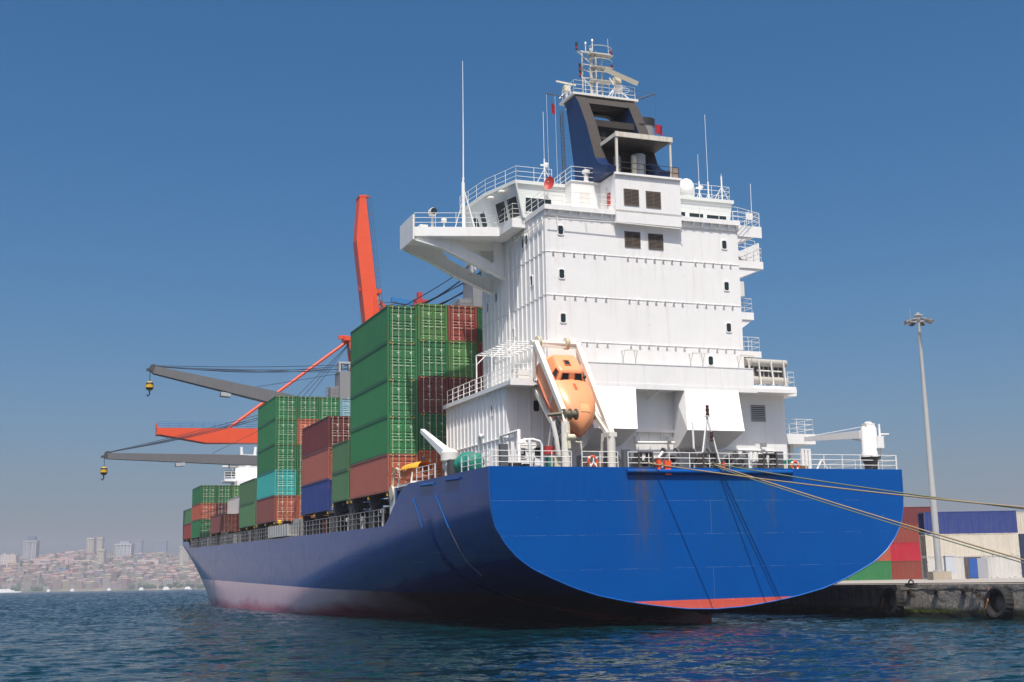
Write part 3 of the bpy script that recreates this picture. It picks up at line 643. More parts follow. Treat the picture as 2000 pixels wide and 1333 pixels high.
ou = [(1.5 if math.cos(a) > 0 else -1.85, 0) for a in [0]]
outer = []
for i in range(24):
    a = 2*math.pi*i/24; c_, s_ = math.cos(a), math.sin(a); k_ = 1/max(abs(c_), abs(s_)); outer.append((-.17+1.68*c_*k_, 37.35 + .75*s_*k_))
vs = [(x, -9.4, z) for x, z in outer] + [(x, -9.4, z) for x, z in ov]
m.add(vs, [(i, (i+1) % 24, 24+(i+1) % 24, 24+i) for i in range(24)])
vs = [(x, -9.35, z) for x, z in ov] + [(x, -9.9, z) for x, z in ov]
m.add(vs, [(i, (i+1) % 24, 24+(i+1) % 24, 24+i) for i in range(24)])
m.add([(-1.85, -9.4, 36.6), (1.5, -9.4, 36.6), (1.5, -10.2, 28.3), (-1.85, -10.2, 28.3)], [(0, 1, 2, 3)])
m.build('funnel_front_plate', SOOT, funnel)
m = MB(); m.box(-1.85, 1.5, -12.3, -11.9, 35.9, 36.4); m.box(-1.85, 1.5, -13.2, -12.8, 34.6, 34.75); m.box(-1.85, 1.5, -13.5, -12.5, 28.3, 33.6); m.build('funnel_cross_beam', SOOT, funnel)
m = MB(); m.tube([(-1.5, -11.3, 37.7), (-.6, -11.2, 37.55), (-.1, -11.2, 37.75), (.5, -11.3, 37.7)], .06, 6); m.build('pipe_bend', SOOT, funnel, smooth=60)
for x, y, r, z0, z1, mt in ((3.45, -10.2, .78, 31, 37.6, GREY), (2.0, -12.2, .36, 31, 36.4, SOOT), (-.9, -11.6, .35, 31, 35.6, SOOT), (.4, -11.9, .3, 31, 35.4, BLACK)):
    m = MB(); m.lathe((x, y, 0), [(r, z0), (r, z1-.5)], 16); m.mat(1).lathe((x, y, 0), [(r+.05, z1-.55), (r+.06, z1), (r*.75, z1), (r*.7, z1-.3)], 16); m.build('exhaust_pipe', [MIDGREY if r > .5 else mt, BLACK], funnel, smooth=40)
MB().tube([(-2.85, -9.4, 28.5), (-2.85, -9.0, 38.0)], .03, 6).build('funnel_pipe', GREY, funnel)
m = MB()
for z in np.arange(29, 38, .3): m.box(-2.95, -2.9, -9.4+(z-29)*.045, -9.0+(z-29)*.045, z, z+.03)
for dy in (-9.4, -9.0): m.tube([(-2.92, dy, 28.5), (-2.92, dy+.42, 38.2)], .03, 5)
m.build('funnel_ladder', GREY, funnel)
# platform and rails on the funnel top
pf = MB(); pf.box(-2.9, 2.6, -11.05, -8.4, 38.75, 38.92); pf = pf.build('mast_platform', WHITE2, funnel)
# shelter over the exhaust uptakes
st = MB(); st.box(-2.0, 2.48, -16.25, -12.4, 33.8, 34.08); st.box(-2.05, 2.53, -16.3, -16.2, 33.74, 34.1)
st.obox((-1.95, -16.15, 31.0), (-1.92, -16.15, 33.8), .16, .16, (0, 1, 0)); st.obox((2.35, -16.15, 31.0), (2.38, -16.15, 33.8), .13, .13, (0, 1, 0)); st.obox((2.35, -13., 31.), (2.35, -13., 33.8), .12, .12, (0, 1, 0)); st.obox((-1.9, -13., 31.), (-1.9, -13., 33.8), .12, .12, (0, 1, 0))
st.mat(1).box(-1.95, 2.4, -16.1, -12.5, 33.72, 33.79)
shel = st.build('uptake_shelter', [paint('rusty_white_paint', (.66, .62, .54), .6, .12, .5, (.35, .2, .1), rust=.45, rcol=(.26, .11, .05)), SOOT], cs)
m = MB(); m.box(-1.95, 1.1, -12.8, -12.6, 31., 33.75); m.box(1.5, 2.9, -13.6, -13.4, 31., 31.9)
m.build('soot_screen', BLACK, shel)
for x, y, r, mt in ((-1.15, -14.6, .26, MIDGREY), (.0, -15., .2, CREAM), (.75, -14.2, .55, GALV), (-1.6, -13.4, .2, SOOT)):
    MB().lathe((x, y, 31.), [(r, 0), (r, 1.8 if r < .3 else 2.2), (r*.9, 1.85 if r < .3 else 2.25)], 14).build('uptake_pipe', mt, shel, smooth=40)
m = MB(); m.rail([(-1.9, -16.2, 31.03), (2.35, -16.2, 31.03), (2.95, -16.2, 31.03)], .85, 2, 1.1, .025, .03); m.build('railing', BLACK, shel)
MB().box(2.5, 2.95, -16.2, -15.4, 31.03, 31.85).build('rusty_plate', paint('rusty_plate_paint', (.3, .22, .17), .7, .3, .6, rust=.5), shel)

# ------------------------------------------------------------------ radar mast
rm = MB(); zb = 38.9; ym = -9.9
rm.tube([(-.78, ym, zb), (-.78, ym, 43.1)], .13, 10); rm.tube([(-1.25, ym+.6, 39.6), (-1.25, ym+.6, 42.9)], .06, 6); rm.tube([(.12, ym, zb), (.12, ym, 42.7)], .065, 8)
rm.tube([(-.5, ym-.3, zb), (-.5, ym-.3, 42.8)], .05, 6); rm.tube([(-.5, ym-.05, zb), (-.5, ym-.05, 42.8)], .04, 6)
for k in range(16): rm.tube([(-.5, ym-.3, 39.1+k*.24), (-.5, ym-.05, 39.1+k*.24)], .02, 4)
for z in (39.3, 40.2, 41.2, 42.2): rm.tube([(-.78, ym, z), (.12, ym, z+.55)], .05, 5)
for z in (40.15, 41.15, 42.15): rm.tube([(-.78, ym, z), (-1.25, ym+.6, z+.4)], .04, 5); rm.tube([(.12, ym, z), (.75, ym, z+.35)], .035, 5)
rm.tube([(-.9, ym, 40.), (-1.7, ym+.3, 41.1)], .05, 6); rm.tube([(-.9, ym+.1, 42.), (-1.85, ym+.3, 42.9)], .05, 6)
for z, x0, x1 in ((40.4, -1.55, .85), (41.5, -1.5, .9), (42.55, -1.6, .95)):
    rm.box(x0+.6, x1, ym-.45, ym+.3, z, z+.03)
    for a0, xx, rr in ((0, (x0+x1)/2+.3, .95),):
        pts = [(xx + rr*math.cos(a), ym-.1 + .55*math.sin(a), z+.62) for a in np.linspace(-math.pi, .35, 14)]; rm.tube(pts, .028, 5)
    rm.tube([(x0, ym+.2, z+.3), (x1, ym, z+.25)], .05, 6)
rm.tube([(x0, ym, 42.7), (x1+.15, ym, 42.65)], .05, 6)
MASTP = paint('mast_grey_white', (.56, .55, .50), .55, .1, .5, (.35, .28, .2), rust=.2)
mast = rm.build('radar_mast', MASTP, ship, smooth=40)
for x, z in ((-1.85, 42.95), (-1.62, 41.25), (-1.6, 40.75), (1.0, 42.75), (1.0, 41.55)):
    m = MB(); m.lathe((x, ym+.25 if x < 0 else ym, z), [(.09, 0), (.09, .12)], 8); m.mat(1).lathe((x, ym+.25 if x < 0 else ym, z+.12), [(.075, 0), (.075, .16)], 8); m.mat(2).lathe((x, ym+.25 if x < 0 else ym, z+.28), [(.1, 0), (.1, .1), (.04, .16)], 8)
    if x < 0: m.mat(2).lathe((x, ym+.25, z+.45), [(.1, 0), (.1, .14)], 8)
    m.build('signal_lamp', [BLACK, LENS, BLACK if x < 0 else REDP], mast, smooth=40)
for x, z, h in ((-.62, 42.9, .75), (-1.2, 42.8, .55)):
    m = MB(); m.tube([(x, ym, z), (x, ym, z+h)], .035, 6); m.lathe((x, ym, z+h), [(.07, 0), (.09, .1), (.05, .2), (.01, .26)], 8); m.build('aerial', WHITE, mast)
MB().tube([(.75, ym, 42.7), (.72, ym, 44.1)], .015, 4).build('aerial', WHITE, mast)
# large radar scanner on a tripod, small one on a post, yards with halyards
m = MB(); c_ = (1.25, -10.4, 40.35)
for dx, dy in ((-.95, -.4), (.75, -.5), (.1, .7), (-.4, .5), (.5, .3)): m.tube([(1.05+dx*.1, -10.4, 39.95), (1.1+dx, -10.4+dy, 38.92)], .055, 6)
m.tube([(1.05, -10.4, 39.9), (.55, -10.3, 40.7)], .05, 6); m.lathe((1.25, -10.4, 39.95), [(.15, -.4), (.35, -.1), (.3, .15)], 10)
m.torus((1.6, -10.4, 39.75), .55, .025, 18, 5, 'z'); tri = m.build('radar_tripod', WHITE, funnel)
m = MB(); m.box(.85, 1.35, -10.75, -10.2, 40.2, 40.75); m.obox((-.05, -10.95, 41.05), (2.55, -11.15, 40.15), .18, .34, (0, -.3, 1)); m.build('radar_scanner', paint('ivory_paint', (.70, .64, .50), .45, .06, .1), tri)
m = MB(); m.tube([(-2.35, -8.6, 38.4), (-2.35, -8.6, 40.0)], .13, 8); m.tube([(-2.3, -8.6, 40.), (-3.0, -8.7, 39.2)], .05, 6); m.tube([(-2.0, -8.6, 38.9), (-2.0, -8.6, 39.9)], .07, 6); rp = m.build('radar_post', WHITE2, funnel)
m = MB(); m.box(-2.6, -2.1, -8.85, -8.35, 39.9, 40.3); m.obox((-3.2, -8.6, 40.62), (-1.6, -8.75, 40.42), .1, .12); m.build('radar_scanner', paint('ivory_paint_pale', (.72, .68, .55), .45, .06, .1), rp)
MB().rail([(-2.7, -8.6, 38.92), (-2.75, -10.9, 38.92), (.2, -10.95, 38.92), (2.4, -10.9, 38.92)], 1.0, 3, .9, .018, .022).build('railing', WHITE2, pf)
m = MB(); m.tube([(-2.6, -9., 39.25), (-4.25, -9., 39.35)], .04, 6); m.tube([(2.5, -9.6, 39.2), (4.3, -10.6, 39.75)], .05, 6); m.tube([(2.5, -9.6, 40.2), (4.3, -10.6, 39.75)], .015, 4); m.tube([(2.4, -9.2, 38.2), (4.7, -9.8, 38.0)], .04, 6); m.tube([(2.5, -9.6, 39.9), (3.6, -10.2, 39.4)], .03, 5)
m.tube([(4.3, -10.6, 39.75), (4.3, -10.6, 38.)], .012, 4); m.tube([(-4.2, -9., 39.35), (-2.5, -9., 40.)], .012, 4)
m.build('signal_yard', GREY, funnel)
m = MB(); m.tube([(-4.2, -9., 39.35), (-4.15, -9., 31.5)], .012, 4); m.tube([(-3.5, -9., 39.3), (-3.45, -9., 31.2)], .012, 4); hal = m.build('halyard', RAIL, ship)
def flag(loc, wd, ht, label, droop):
    m = MB(); nx, nz = 10, 8
    for j in range(nz+1):
        for i in range(nx+1):
            u, v = i/nx, j/nz; m.v.append((u*wd*(1-.3*droop), .10*math.sin(u*7+v*2)*u, -v*ht - droop*u*u*wd*.55))
    m.f = [(j*(nx+1)+i, j*(nx+1)+i+1, (j+1)*(nx+1)+i+1, (j+1)*(nx+1)+i) for j in range(nz) for i in range(nx)]; m.m = [0]*len(m.f)
    o = m.build('flag', paint('red_flag_cloth', (.30, .006, .022), .8, .2, dents=0), None, smooth=60); on_ship(o, loc); return tag(o, label, 'flag')
flag((-3.47, -9., 38.45), -.42, .75, 'small dark red flag hanging on a halyard left of the navy funnel', .9)
flag((4.25, -10.5, 37.3), .72, .75, 'bright red flag flying behind the grey exhaust stack', .25)

# ------------------------------------------------------------------ lifeboat ramp
rp = MB()
PA, PB_ = (-8.9, -17.2, 18.4), (-8.9, -21.5, 13.3); SA, SB = (-5.55, -16.45, 18.5), (-5.6, -21.45, 11.95)
rp.obox(PA, PB_, .32, .34); rp.obox(SA, SB, .32, .34)
rp.tube([(-9.1, -16.9, 18.42), (-5.3, -16.45, 18.5)], .17, 10); rp.obox((-8.9, -16.95, 18.3), (-5.55, -16.45, 18.35), .2, .3)
# lower guide rails and struts
lp = [(-8.6, -15.6, 15.95), (-8.7, -19.6, 12.6)]; rp.obox(lp[0], lp[1], .28, .3); rp.obox((-8.85, -20.1, 15.0), (-8.65, -18.7, 13.4), .2, .22); rp.obox((-8.65, -19.2, 12.9), (-8.7, -18.6, 11.3), .16, .16)
rp.obox((-5.75, -16.2, 15.9), (-5.75, -21.4, 11.85), .28, .3); rp.obox((-8.9, -21.5, 13.3), (-8.7, -19.6, 12.6), .2, .2)
rp.obox((-8.9, YB, 16.), (-8.9, -17.2, 18.4), .22, .22); rp.obox((-5.6, YB, 16.), (-5.55, -16.5, 18.5), .22, .22)
# posts down to the deck
rp.tube([(-8.95, -21.9, 9.5), (-8.95, -21.9, 12.6)], .27, 12); rp.tube([(-5.85, -21.9, 9.5), (-5.85, -21.9, 11.95)], .27, 12); rp.obox((-8.95, -21.9, 12.5), (-8.9, -21.4, 13.4), .25, .25); rp.box(-6.1, -5.55, -22.15, -21.2, 11.7, 11.98)
rp.obox((-6.0, -21.0, 12.0), (-6.0, -20.6, 9.6), .14, .14)
lbramp = rp.build('lifeboat_ramp', paint('cream_white_paint', (.74, .71, .63), .5, .08, .4, (.5, .4, .25), rust=.2, rcol=(.4, .25, .12)), ship, smooth=35)
for x, y, z in ((-8.6, -16.95, 18.45), (-6.4, -16.6, 18.5)):
    m = MB(); m.lathe((x, y, z), [(.12, -.16), (.42, -.12), (.42, -.06), (.34, -.04), (.34, .04), (.42, .06), (.42, .12), (.12, .16)], 18, 'x'); m.build('sheave', CREAM, lbramp, smooth=40)
m = MB(); m.tube([(-9.9, -21.4, 13.05), (-8.9, -21.6, 13.15)], .12, 8); m.lathe((-8.55, -21.7, 13.1), [(.1, -.45), (.34, -.42), (.34, -.33), (.22, -.3), (.22, -.02), (.36, 0), (.36, .08), (.22, .1), (.22, .38), (.36, .4), (.36, .48), (.1, .5)], 16, 'x')
m.build('winch_drum', paint('greasy_winch_paint', (.13, .12, .085), .5, .4, .5, rust=.2), lbramp, smooth=40)
m = MB(); m.box(-9.1, -8.75, -22.15, -21.9, 11.9, 12.4); m.tube([(-8.9, -22.2, 11.9), (-8.85, -22.25, 10.9)], .1, 6); m.lathe((-8.7, -22.2, 11.6), [(.1, -.3), (.2, -.25), (.2, .2), (.1, .3)], 10, 'x'); m.tube([(-8.4, -22., 11.35), (-7.9, -22., 11.3)], .05, 6)
m.build('winch_gear', CREAM, lbramp, smooth=40)
m = MB(); random.seed(3)
for k in range(9):
    x0 = -9.7+random.random()*.5; y0 = -21.7; pts = [(x0 + .25*math.sin(k+j*1.3)+.1*random.random(), y0+.1*math.cos(j+k), 12.9-j*.42) for j in range(6)]; m.tube(pts, .025, 5)
m.build('hanging_cable', CABLE, lbramp, smooth=60)
m = MB(); m.tube([(-9.75, -21.75, 12.6), (-9.55, -21.8, 11.6), (-9.45, -21.75, 10.9), (-9.35, -21.7, 10.5)], .16, 7); m.build('canvas_bundle', WHITE2, lbramp, smooth=60)
for x0, x1, z0, z1, mt in ((-10.15, -9.55, 10.6, 11.1, REDP), (-9.9, -9.2, 9.58, 10.5, CREAM), (-7.9, -7.5, 9.58, 10.55, GREY), (-7.4, -6.3, 9.58, 10.1, WOOD), (-11.6, -11.0, 9.58, 10.0, BLACK), (-12.6, -11.8, 9.58, 10.05, BLACK), (-10.9, -10.4, 9.9, 10.35, WHITE), (-10., -9.6, 9.6, 10.4, GREEN_TARP)):
    MB().box(x0, x1, -21.6, -21.1, z0, z1).build('deck_box', mt, ship)

# the lifeboat, bow down on the ramp; local x starboard, y towards its stern, z out of its deck
ang = math.atan2(.75, .66)
LM = S @ Matrix.Translation((-7.3, -20.4, 11.85)) @ Matrix.Rotation(ang, 4, 'X')
lb = thing('lifeboat', 'orange enclosed free-fall lifeboat hanging bow down on the white stern ramp', 'lifeboat', LM)
us = [0, .12, .35, .7, 1.1, 1.6, 2.2, 3., 3.8, 4.6, 5.4, 6.1, 6.5, 6.75]
W_ = lambda u: 1.29*float(np.interp(u, [0, .12, .35, .7, 1.1, 1.6, 2.2, 3, 5, 6.1, 6.6, 6.75], [.02, .16, .38, .66, .88, 1.06, 1.18, 1.24, 1.22, 1.08, .8, .45]))
T_ = lambda u: 1.08*float(np.interp(u, [0, .12, .35, .7, 1.1, 1.6, 2.2, 3, 5, 6.1, 6.6, 6.75], [.12, .45, .78, 1.05, 1.25, 1.42, 1.52, 1.55, 1.5, 1.35, 1.1, .7]))
B_ = lambda u: float(np.interp(u, [0, .12, .35, .7, 1.1, 1.6, 2.2, 3, 5, 6.1, 6.6, 6.75], [-.05, -.14, -.26, -.38, -.48, -.56, -.62, -.65, -.62, -.5, -.2, .2]))
G_ = lambda u: float(np.interp(u, [0, .7, 1.6, 3, 5, 6.75], [.05, .32, .42, .45, .45, .5]))
def bsec(u, up):
    pts = []; w_, t_, b_, g_ = W_(u), T_(u), B_(u), G_(u); n = 16
    for k in range(n+1):
        a = math.pi*k/n
        x = w_*math.copysign(abs(math.cos(a))**.62, math.cos(a)); s_ = math.sin(a)**(.75 if up else 1.0)
        pts.append((x if up else w_*math.copysign(abs(math.cos(a))**.8, math.cos(a)), u, g_ + (t_-g_)*s_ if up else g_ + (b_-g_)*s_))
    return pts
for up, nm, mt in ((True, 'canopy', BOATO), (False, 'lower_hull', BOATD)):
    m = MB(); vs = []; 
    for u in us: vs += bsec(u, up)
    k = 17; m.add(vs, [(i*k+j, i*k+j+1, (i+1)*k+j+1, (i+1)*k+j) for i in range(len(us)-1) for j in range(16)] + [tuple((len(us)-1)*k+j for j in range(17))])
    if up: can = m.build(nm, mt, lb, smooth=50)
    else: m.build(nm, mt, lb, smooth=50)
m = MB(); m.tube([(-W_(u)-.015, u, G_(u)) for u in us[::-1]] + [(W_(u)+.015, u, G_(u)) for u in us[1:]], .045, 6); m.build('fender_rope', paint('orange_rope', (.62, .2, .1), .7, .1), lb, smooth=60)
# steering cockpit near the stern
ck = MB()
base = [(-1.12, 3.35), (1.12, 3.35), (1.22, 4.4), (1.08, 6.0), (-1.08, 6.0), (-1.22, 4.4)]; topp = [(-.74, 3.95), (.74, 3.95), (.88, 4.5), (.74, 5.75), (-.74, 5.75), (-.88, 4.5)]
ck.add([(x, y, 1.25) for x, y in base] + [(x, y, 2.14 - .05*(y-3.9)) for x, y in topp], [tuple(range(6)), tuple(range(11, 5, -1))] + [(i, (i+1) % 6, 6+(i+1) % 6, 6+i) for i in range(6)])
cko = ck.build('cockpit', BOATO, lb)
bv = cko.modifiers.new('bevel', 'BEVEL'); bv.width = .17; bv.segments = 3
cko.data.polygons.foreach_set('use_smooth', [True]*len(cko.data.polygons)); cko.data.set_sharp_from_angle(angle=R(50))
BW = lambda u, v: Vector((u, lerp(3.35, 3.95, (v-1.25)/.89), v))
def boat_win(pts):
    a = [Vector(p) for p in pts]; nv = (a[1]-a[0]).cross(a[3]-a[0]).normalized()
    if nv.z < 0 and abs(nv.z) > .3: nv = -nv
    c_ = sum(a, Vector())/4
    if nv.dot(c_ - Vector((0, 4.7, 1.4))) < 0: nv = -nv
    m = MB(); m.add([p + nv*.02 for p in a], [(0, 1, 2, 3)]); m.mat(1)
    for i in range(4): m.obox(a[i]+nv*.02, a[(i+1) % 4]+nv*.02, .05, .05, nv)
    m.build('window', [GLASS, BOATD], cko)
boat_win([BW(-.76, 1.60), BW(-.20, 1.60), BW(-.18, 2.0), BW(-.66, 2.0)]); boat_win([BW(.22, 1.60), BW(.78, 1.60), BW(.68, 2.0), BW(.20, 2.0)])
SW = lambda u, v, sg: Vector((sg*lerp(lerp(1.12, 1.22, u), lerp(.74, .88, u), (v-1.25)/.89), lerp(lerp(3.35, 4.4, u), lerp(3.95, 4.5, u), (v-1.25)/.89), v))
for sg in (-1, 1): boat_win([SW(.18, 1.55, sg), SW(.82, 1.55, sg), SW(.82, 1.98, sg), SW(.25, 1.98, sg)])
boat_win([(-.3, 4.5, 2.125), (.1, 4.5, 2.125), (.1, 5.0, 2.10), (-.3, 5.0, 2.10)])
hz_ = lambda x, u: G_(u) + (T_(u)-G_(u))*math.sin(math.acos(max(-1, min(1, math.copysign((abs(x)/W_(u))**(1/.62), x)))))**.75
m = MB()
for (x0, x1, u0, u1, mt) in ((-.02, .62, .95, 1.5, 1),):
    g = [[(lerp(x0, x1, i/4), lerp(u0, u1, j/3), hz_(lerp(x0, x1, i/4), lerp(u0, u1, j/3))+.03) for i in range(5)] for j in range(4)]
    m.add([p for r in g for p in r], [(j*5+i, j*5+i+1, (j+1)*5+i+1, (j+1)*5+i) for j in range(3) for i in range(4)])
    m.tube([g[0][0], g[0][4], g[3][4], g[3][0], g[0][0]], .02, 4)
m.build('bow_hatch', HATCHP, lb)
m = MB(); g = [[(lerp(-.05, .16, i/2), lerp(2.6, 3.2, j/3), hz_(lerp(-.05, .16, i/2), lerp(2.6, 3.2, j/3))+.015) for i in range(3)] for j in range(4)]
m.add([p for r in g for p in r], [(j*3+i, j*3+i+1, (j+1)*3+i+1, (j+1)*3+i) for j in range(3) for i in range(2)]); m.build('reflective_strip', ORCLOTH, lb)
m = MB()
for k in range(7): m.tube([(-.95-.1*(k % 2), 4.2+k*.25, 1.1), (-1.2, 4.3+k*.25, .95-.25*(k % 3)), (-1.22, 4.5+k*.2, .6)], .03, 5)
m.tube([(-1.0, 3.9, 1.15), (-1.15, 3.5, 1.0), (-1.12, 3.3, 1.2)], .04, 5)
m.build('grab_line', paint('dark_red_line', (.30, .03, .03), .8, .2), lb)
m = MB(); m.tube([(.55, 3.7, 1.5), (.95, 3.75, 1.75)], .02, 5); m.box(.85, 1.05, 3.7, 3.85, 1.7, 1.85); m.build('bow_lamp', BLACK, lb)

# ------------------------------------------------------------------ aft mooring deck
for x0, x1 in ((-14.4, -9.3), (-8.6, -6.2), (-5.5, 14.45)):
    MB().rail([(x0, -23.5, 9.62), (x1, -23.5, 9.62)], 1.0, 3, 1.45, .024, .03).build('railing', RAIL, ship)
MB().rail([(14.5, -23.5, 9.62), (14.5, -16, 9.62)], 1.0, 3, 1.45, .024, .03).build('railing', RAIL, ship)
for y0, y1 in ((-23.4, -18.2), (-12.6, -8.3)): MB().rail([(-14.5, y0, 9.64), (-14.5, y1, 9.66)], 1.02, 3, 1.35, .026, .045).build('railing', RAIL, ship)
for x in (-4.32, .2, 4.62):     # roller fairleads
    m = MB(); m.box(x-.52, x+.52, -23.6, -22.9, 9.56, 9.74); m.box(x-.52, x-.42, -23.6, -22.95, 9.74, 10.62); m.box(x+.42, x+.52, -23.6, -22.95, 9.74, 10.62); m.box(x-.52, x+.52, -23.55, -23.0, 10.58, 10.66)
    for dx in (-.3, .3): m.lathe((x+dx, -23.3, 9.74), [(.2, 0), (.17, .1), (.17, .74), (.2, .84)], 12)
    m.box(x-.4, x+.4, -22.75, -22.6, 9.58, 10.15)
    m.build('fairlead', paint('fairlead_brown_grey', (.07, .064, .06), .6, .2, .4, rust=.15), ship, smooth=40)
for x, y in ((-5.5, -23.2), (5.5, -23.2), (-13.45, -22.9)):
    m = MB(); m.box(x-.24, x+.24, y-.17, y+.17, 9.56, 10.8 if x > -10 else 11.05); m.build('roller_post', paint('post_grey', (.10, .105, .115), .55, .1, .2), ship)
for x, r in ((-3.35, .36), (-2.35, .48), (1.72, .48), (2.6, .38)):     # round chocks
    m = MB(); m.torus((x, -23.2, 9.62+r+.02), r*.76, r*.30, 22, 10); m.lathe((x, -22.98, 9.62+r+.02), [(r*.8, -.02), (r*.8, .02)], 18, 'y'); m.box(x-r*.8, x+r*.8, -23.3, -22.95, 9.56, 9.62+r*.2); m.build('mooring_chock', paint('chock_grey_%d' % int(x*100), (.10, .10, .105), .5, .15, .3, rust=.12), ship, smooth=40)
for x0, x1, y, z in ((-5.6, -4.9, -20.6, 10.6), (3.9, 4.5, -20.6, 10.8), (-1.4, -.6, -20.5, 10.95), (.75, 1.75, -20.5, 10.95), (-4.6, -3.9, -20, 10.5), (2.9, 3.6, -20.2, 10.4), (-3.2, -2.4, -19.9, 10.4)):
    m = MB(); m.box(x0, x1, y-.6, y+.6, 9.58, z-.35); m.lathe(((x0+x1)/2, y, z-.25), [(.5, -(x1-x0)/2-.1), (.5, -(x1-x0)/2), (.3, -(x1-x0)/2), (.3, (x1-x0)/2), (.5, (x1-x0)/2), (.5, (x1-x0)/2+.1)], 16, 'x'); m.build('mooring_winch', paint('winch_grey_%d' % int(x0*100), (.105, .108, .115), .55, .15, .3), ship, smooth=40)
m = MB(); m.tube([(-2.6, -22.6, 9.6), (-2.8, -22.4, 10.4), (-2.5, -22.4, 10.75)], .12, 6); m.box(-3., -2.3, -22.5, -22.1, 9.6, 10.2); m.build('rope_coil_stand', WHITE2, ship)
for x, z0, z1, wd in ((-3.55, 9.3, 10.15, .18), (-2.95, 9.22, 10.1, .40), (1.0, 9.4, 10.0, .14)):
    m = MB(); m.box(x-wd/2, x+wd/2, -23.85, -23.62, z0, z1)
    m.box(x-wd/2-.02, x+wd/2+.02, -23.88, -23.6, lerp(z0, z1, .55), z1); m.build('chafing_canvas', ORCLOTH, ship)
# stern light mast
m = MB(); top = (1.6, -21., 13.3)
m.tube([(.8, -21.2, 9.58), top], .055, 6); m.tube([(2.45, -21.2, 9.58), top], .055, 6); m.tube([(1.6, -20.2, 9.58), top], .05, 6); m.tube([(1.55, -21., 13.3), (1.95, -21., 11.6)], .05, 6); m.box(1.4, 1.85, -21.15, -20.85, 13.25, 13.3)
m.tube([(.75, -20.6, 9.58), (.72, -20.6, 12.9)], .07, 6)
sm = m.build('stern_light_mast', WHITE, ship, smooth=40)
for z, dx in ((13.32, 0.02), (11.6, .25), (10.2, .3)):
    m = MB(); m.lathe((1.6+dx, -21.05, z), [(.13, 0), (.13, .12), (.1, .14), (.1, .3), (.13, .32), (.13, .42), (.1, .44), (.1, .58), (.13, .6), (.08, .7)], 10); m.build('stern_lamp', paint('lamp_black_red_%d' % int(z*10), (.06, .018, .015), .5, .2, dents=0), sm, smooth=40)

# starboard provision crane
m = MB(); m.lathe((12.8, -23., 9.58), [(.42, 0), (.42, .5), (.68, .95)], 18); m.build('crane_pedestal', GREY, ship, smooth=40)
m = MB(); m.lathe((12.8, -23., 10.53), [(.55, 0), (.55, .35), (.51, .4), (.51, 1.95), (.4, 2.1)], 20); m.box(12.95, 13.45, -23.7, -23.3, 11.1, 11.9); m.tube([(13.45, -23.3, 10.4), (13.45, -23.3, 12.75)], .07, 6); m.tube([(13.4, -23.3, 12.05), (14.1, -23.4, 12.05)], .06, 6)
cr = m.build('provision_crane', WHITE, ship, smooth=40)
m = MB(); m.taper((12.6, -22.6, 12.1), (12.75, -15.8, 12.42), .5, .55, .35, .3); m.tube([(12.75, -22.9, 12.65), (12.75, -16., 12.6)], .02, 5); m.obox((12.6, -22.9, 11.5), (12.6, -21.4, 11.95), .1, .1); m.build('jib', WHITE, cr)
m = MB(); m.lathe((12.8, -23., 12.55), [(.3, 0), (.34, .2), (.18, .36)], 12); m.box(12.4, 13.1, -23.3, -22.8, 12.55, 12.8); m.build('crane_head', WHITE2, cr, smooth=40)
# sponson platform and odds and ends on the starboard quarter
m = MB(); m.box(11.5, 14.5, -14.4, -11., 12.2, 12.95); m.box(12.8, 13.1, -13.6, -13.3, 9.6, 12.2); sg_ = m.build('side_platform', WHITE, ship)
MB().rail([(11.6, -14.3, 12.95), (14.4, -14.3, 12.95), (14.4, -11.2, 12.95)], 1.1, 3, 1.2).build('railing', RAIL, sg_)
for x0, x1, z1, mt in ((8.0, 8.6, 10.3, CREAM), (8.7, 9.1, 10.6, GREEN_TARP), (9.2, 10.2, 10.2, WOOD), (7.2, 7.8, 10.4, GREY), (10.6, 12.6, 10.0, GREY), (6.3, 6.9, 10.5, MIDGREY)):
    MB().box(x0, x1, -19.5, -18.7, 9.58, z1).build('deck_box', mt, ship)
m = MB()
for dx in (0, .28, .56): m.box(10.1+dx, 10.3+dx, -19., -18.8, 9.58, 11.35)
m.box(10.1, 10.86, -19., -18.8, 11.3, 11.42); m.build('pipe_rack', WHITE, ship)
m = MB(); m.tube([(8.2, -23.45, 9.65), (8.6, -23.45, 10.3)], .07, 6); m.tube([(9.0, -23.45, 9.65), (8.6, -23.45, 10.3)], .07, 6); m.build('rail_bracket', WHITE, ship)
def lifebuoy(loc, label):
    t = thing('lifebuoy', label, 'lifebuoy', S @ Matrix.Translation(loc), 'lifebuoys on the stern rail')
    for k in range(8):
        a0 = 2*math.pi*k/8 + .1
        if k % 2 == 0: continue
    MB().torus((0, 0, 0), .29, .085, 32, 10).build('ring', paint('lifebuoy_orange_%d' % int(loc[0]*10), (.75, .10, .025), .6, .1, dents=0), t, smooth=60)
    for k in range(4):
        a0 = math.pi/4 + k*math.pi/2; MB().torus((0, 0, 0), .29, .09, 4, 10, 'y', a0-.16, a0+.16).build('reflective_band', WHITE, t, smooth=60)
    return t
lifebuoy((-7.95, -23.62, 10.02), 'orange lifebuoy on the stern rail between the lifeboat ramp posts')
lifebuoy((8.9, -19.9, 10.15), 'orange lifebuoy half hidden behind the rail of the starboard quarter')
m = MB(); m.obox((-7.95, -23.74, 10.25), (-7.95, -23.74, 9.98), .07, .02, (0, 1, 0)); m.obox((-8.16, -23.74, 9.68), (-7.95, -23.74, 10.0), .08, .02, (0, 1, 0)); m.obox((-7.74, -23.74, 9.68), (-7.95, -23.74, 10.0), .08, .02, (0, 1, 0)); m.build('buoy_holder', WHITE, ship)

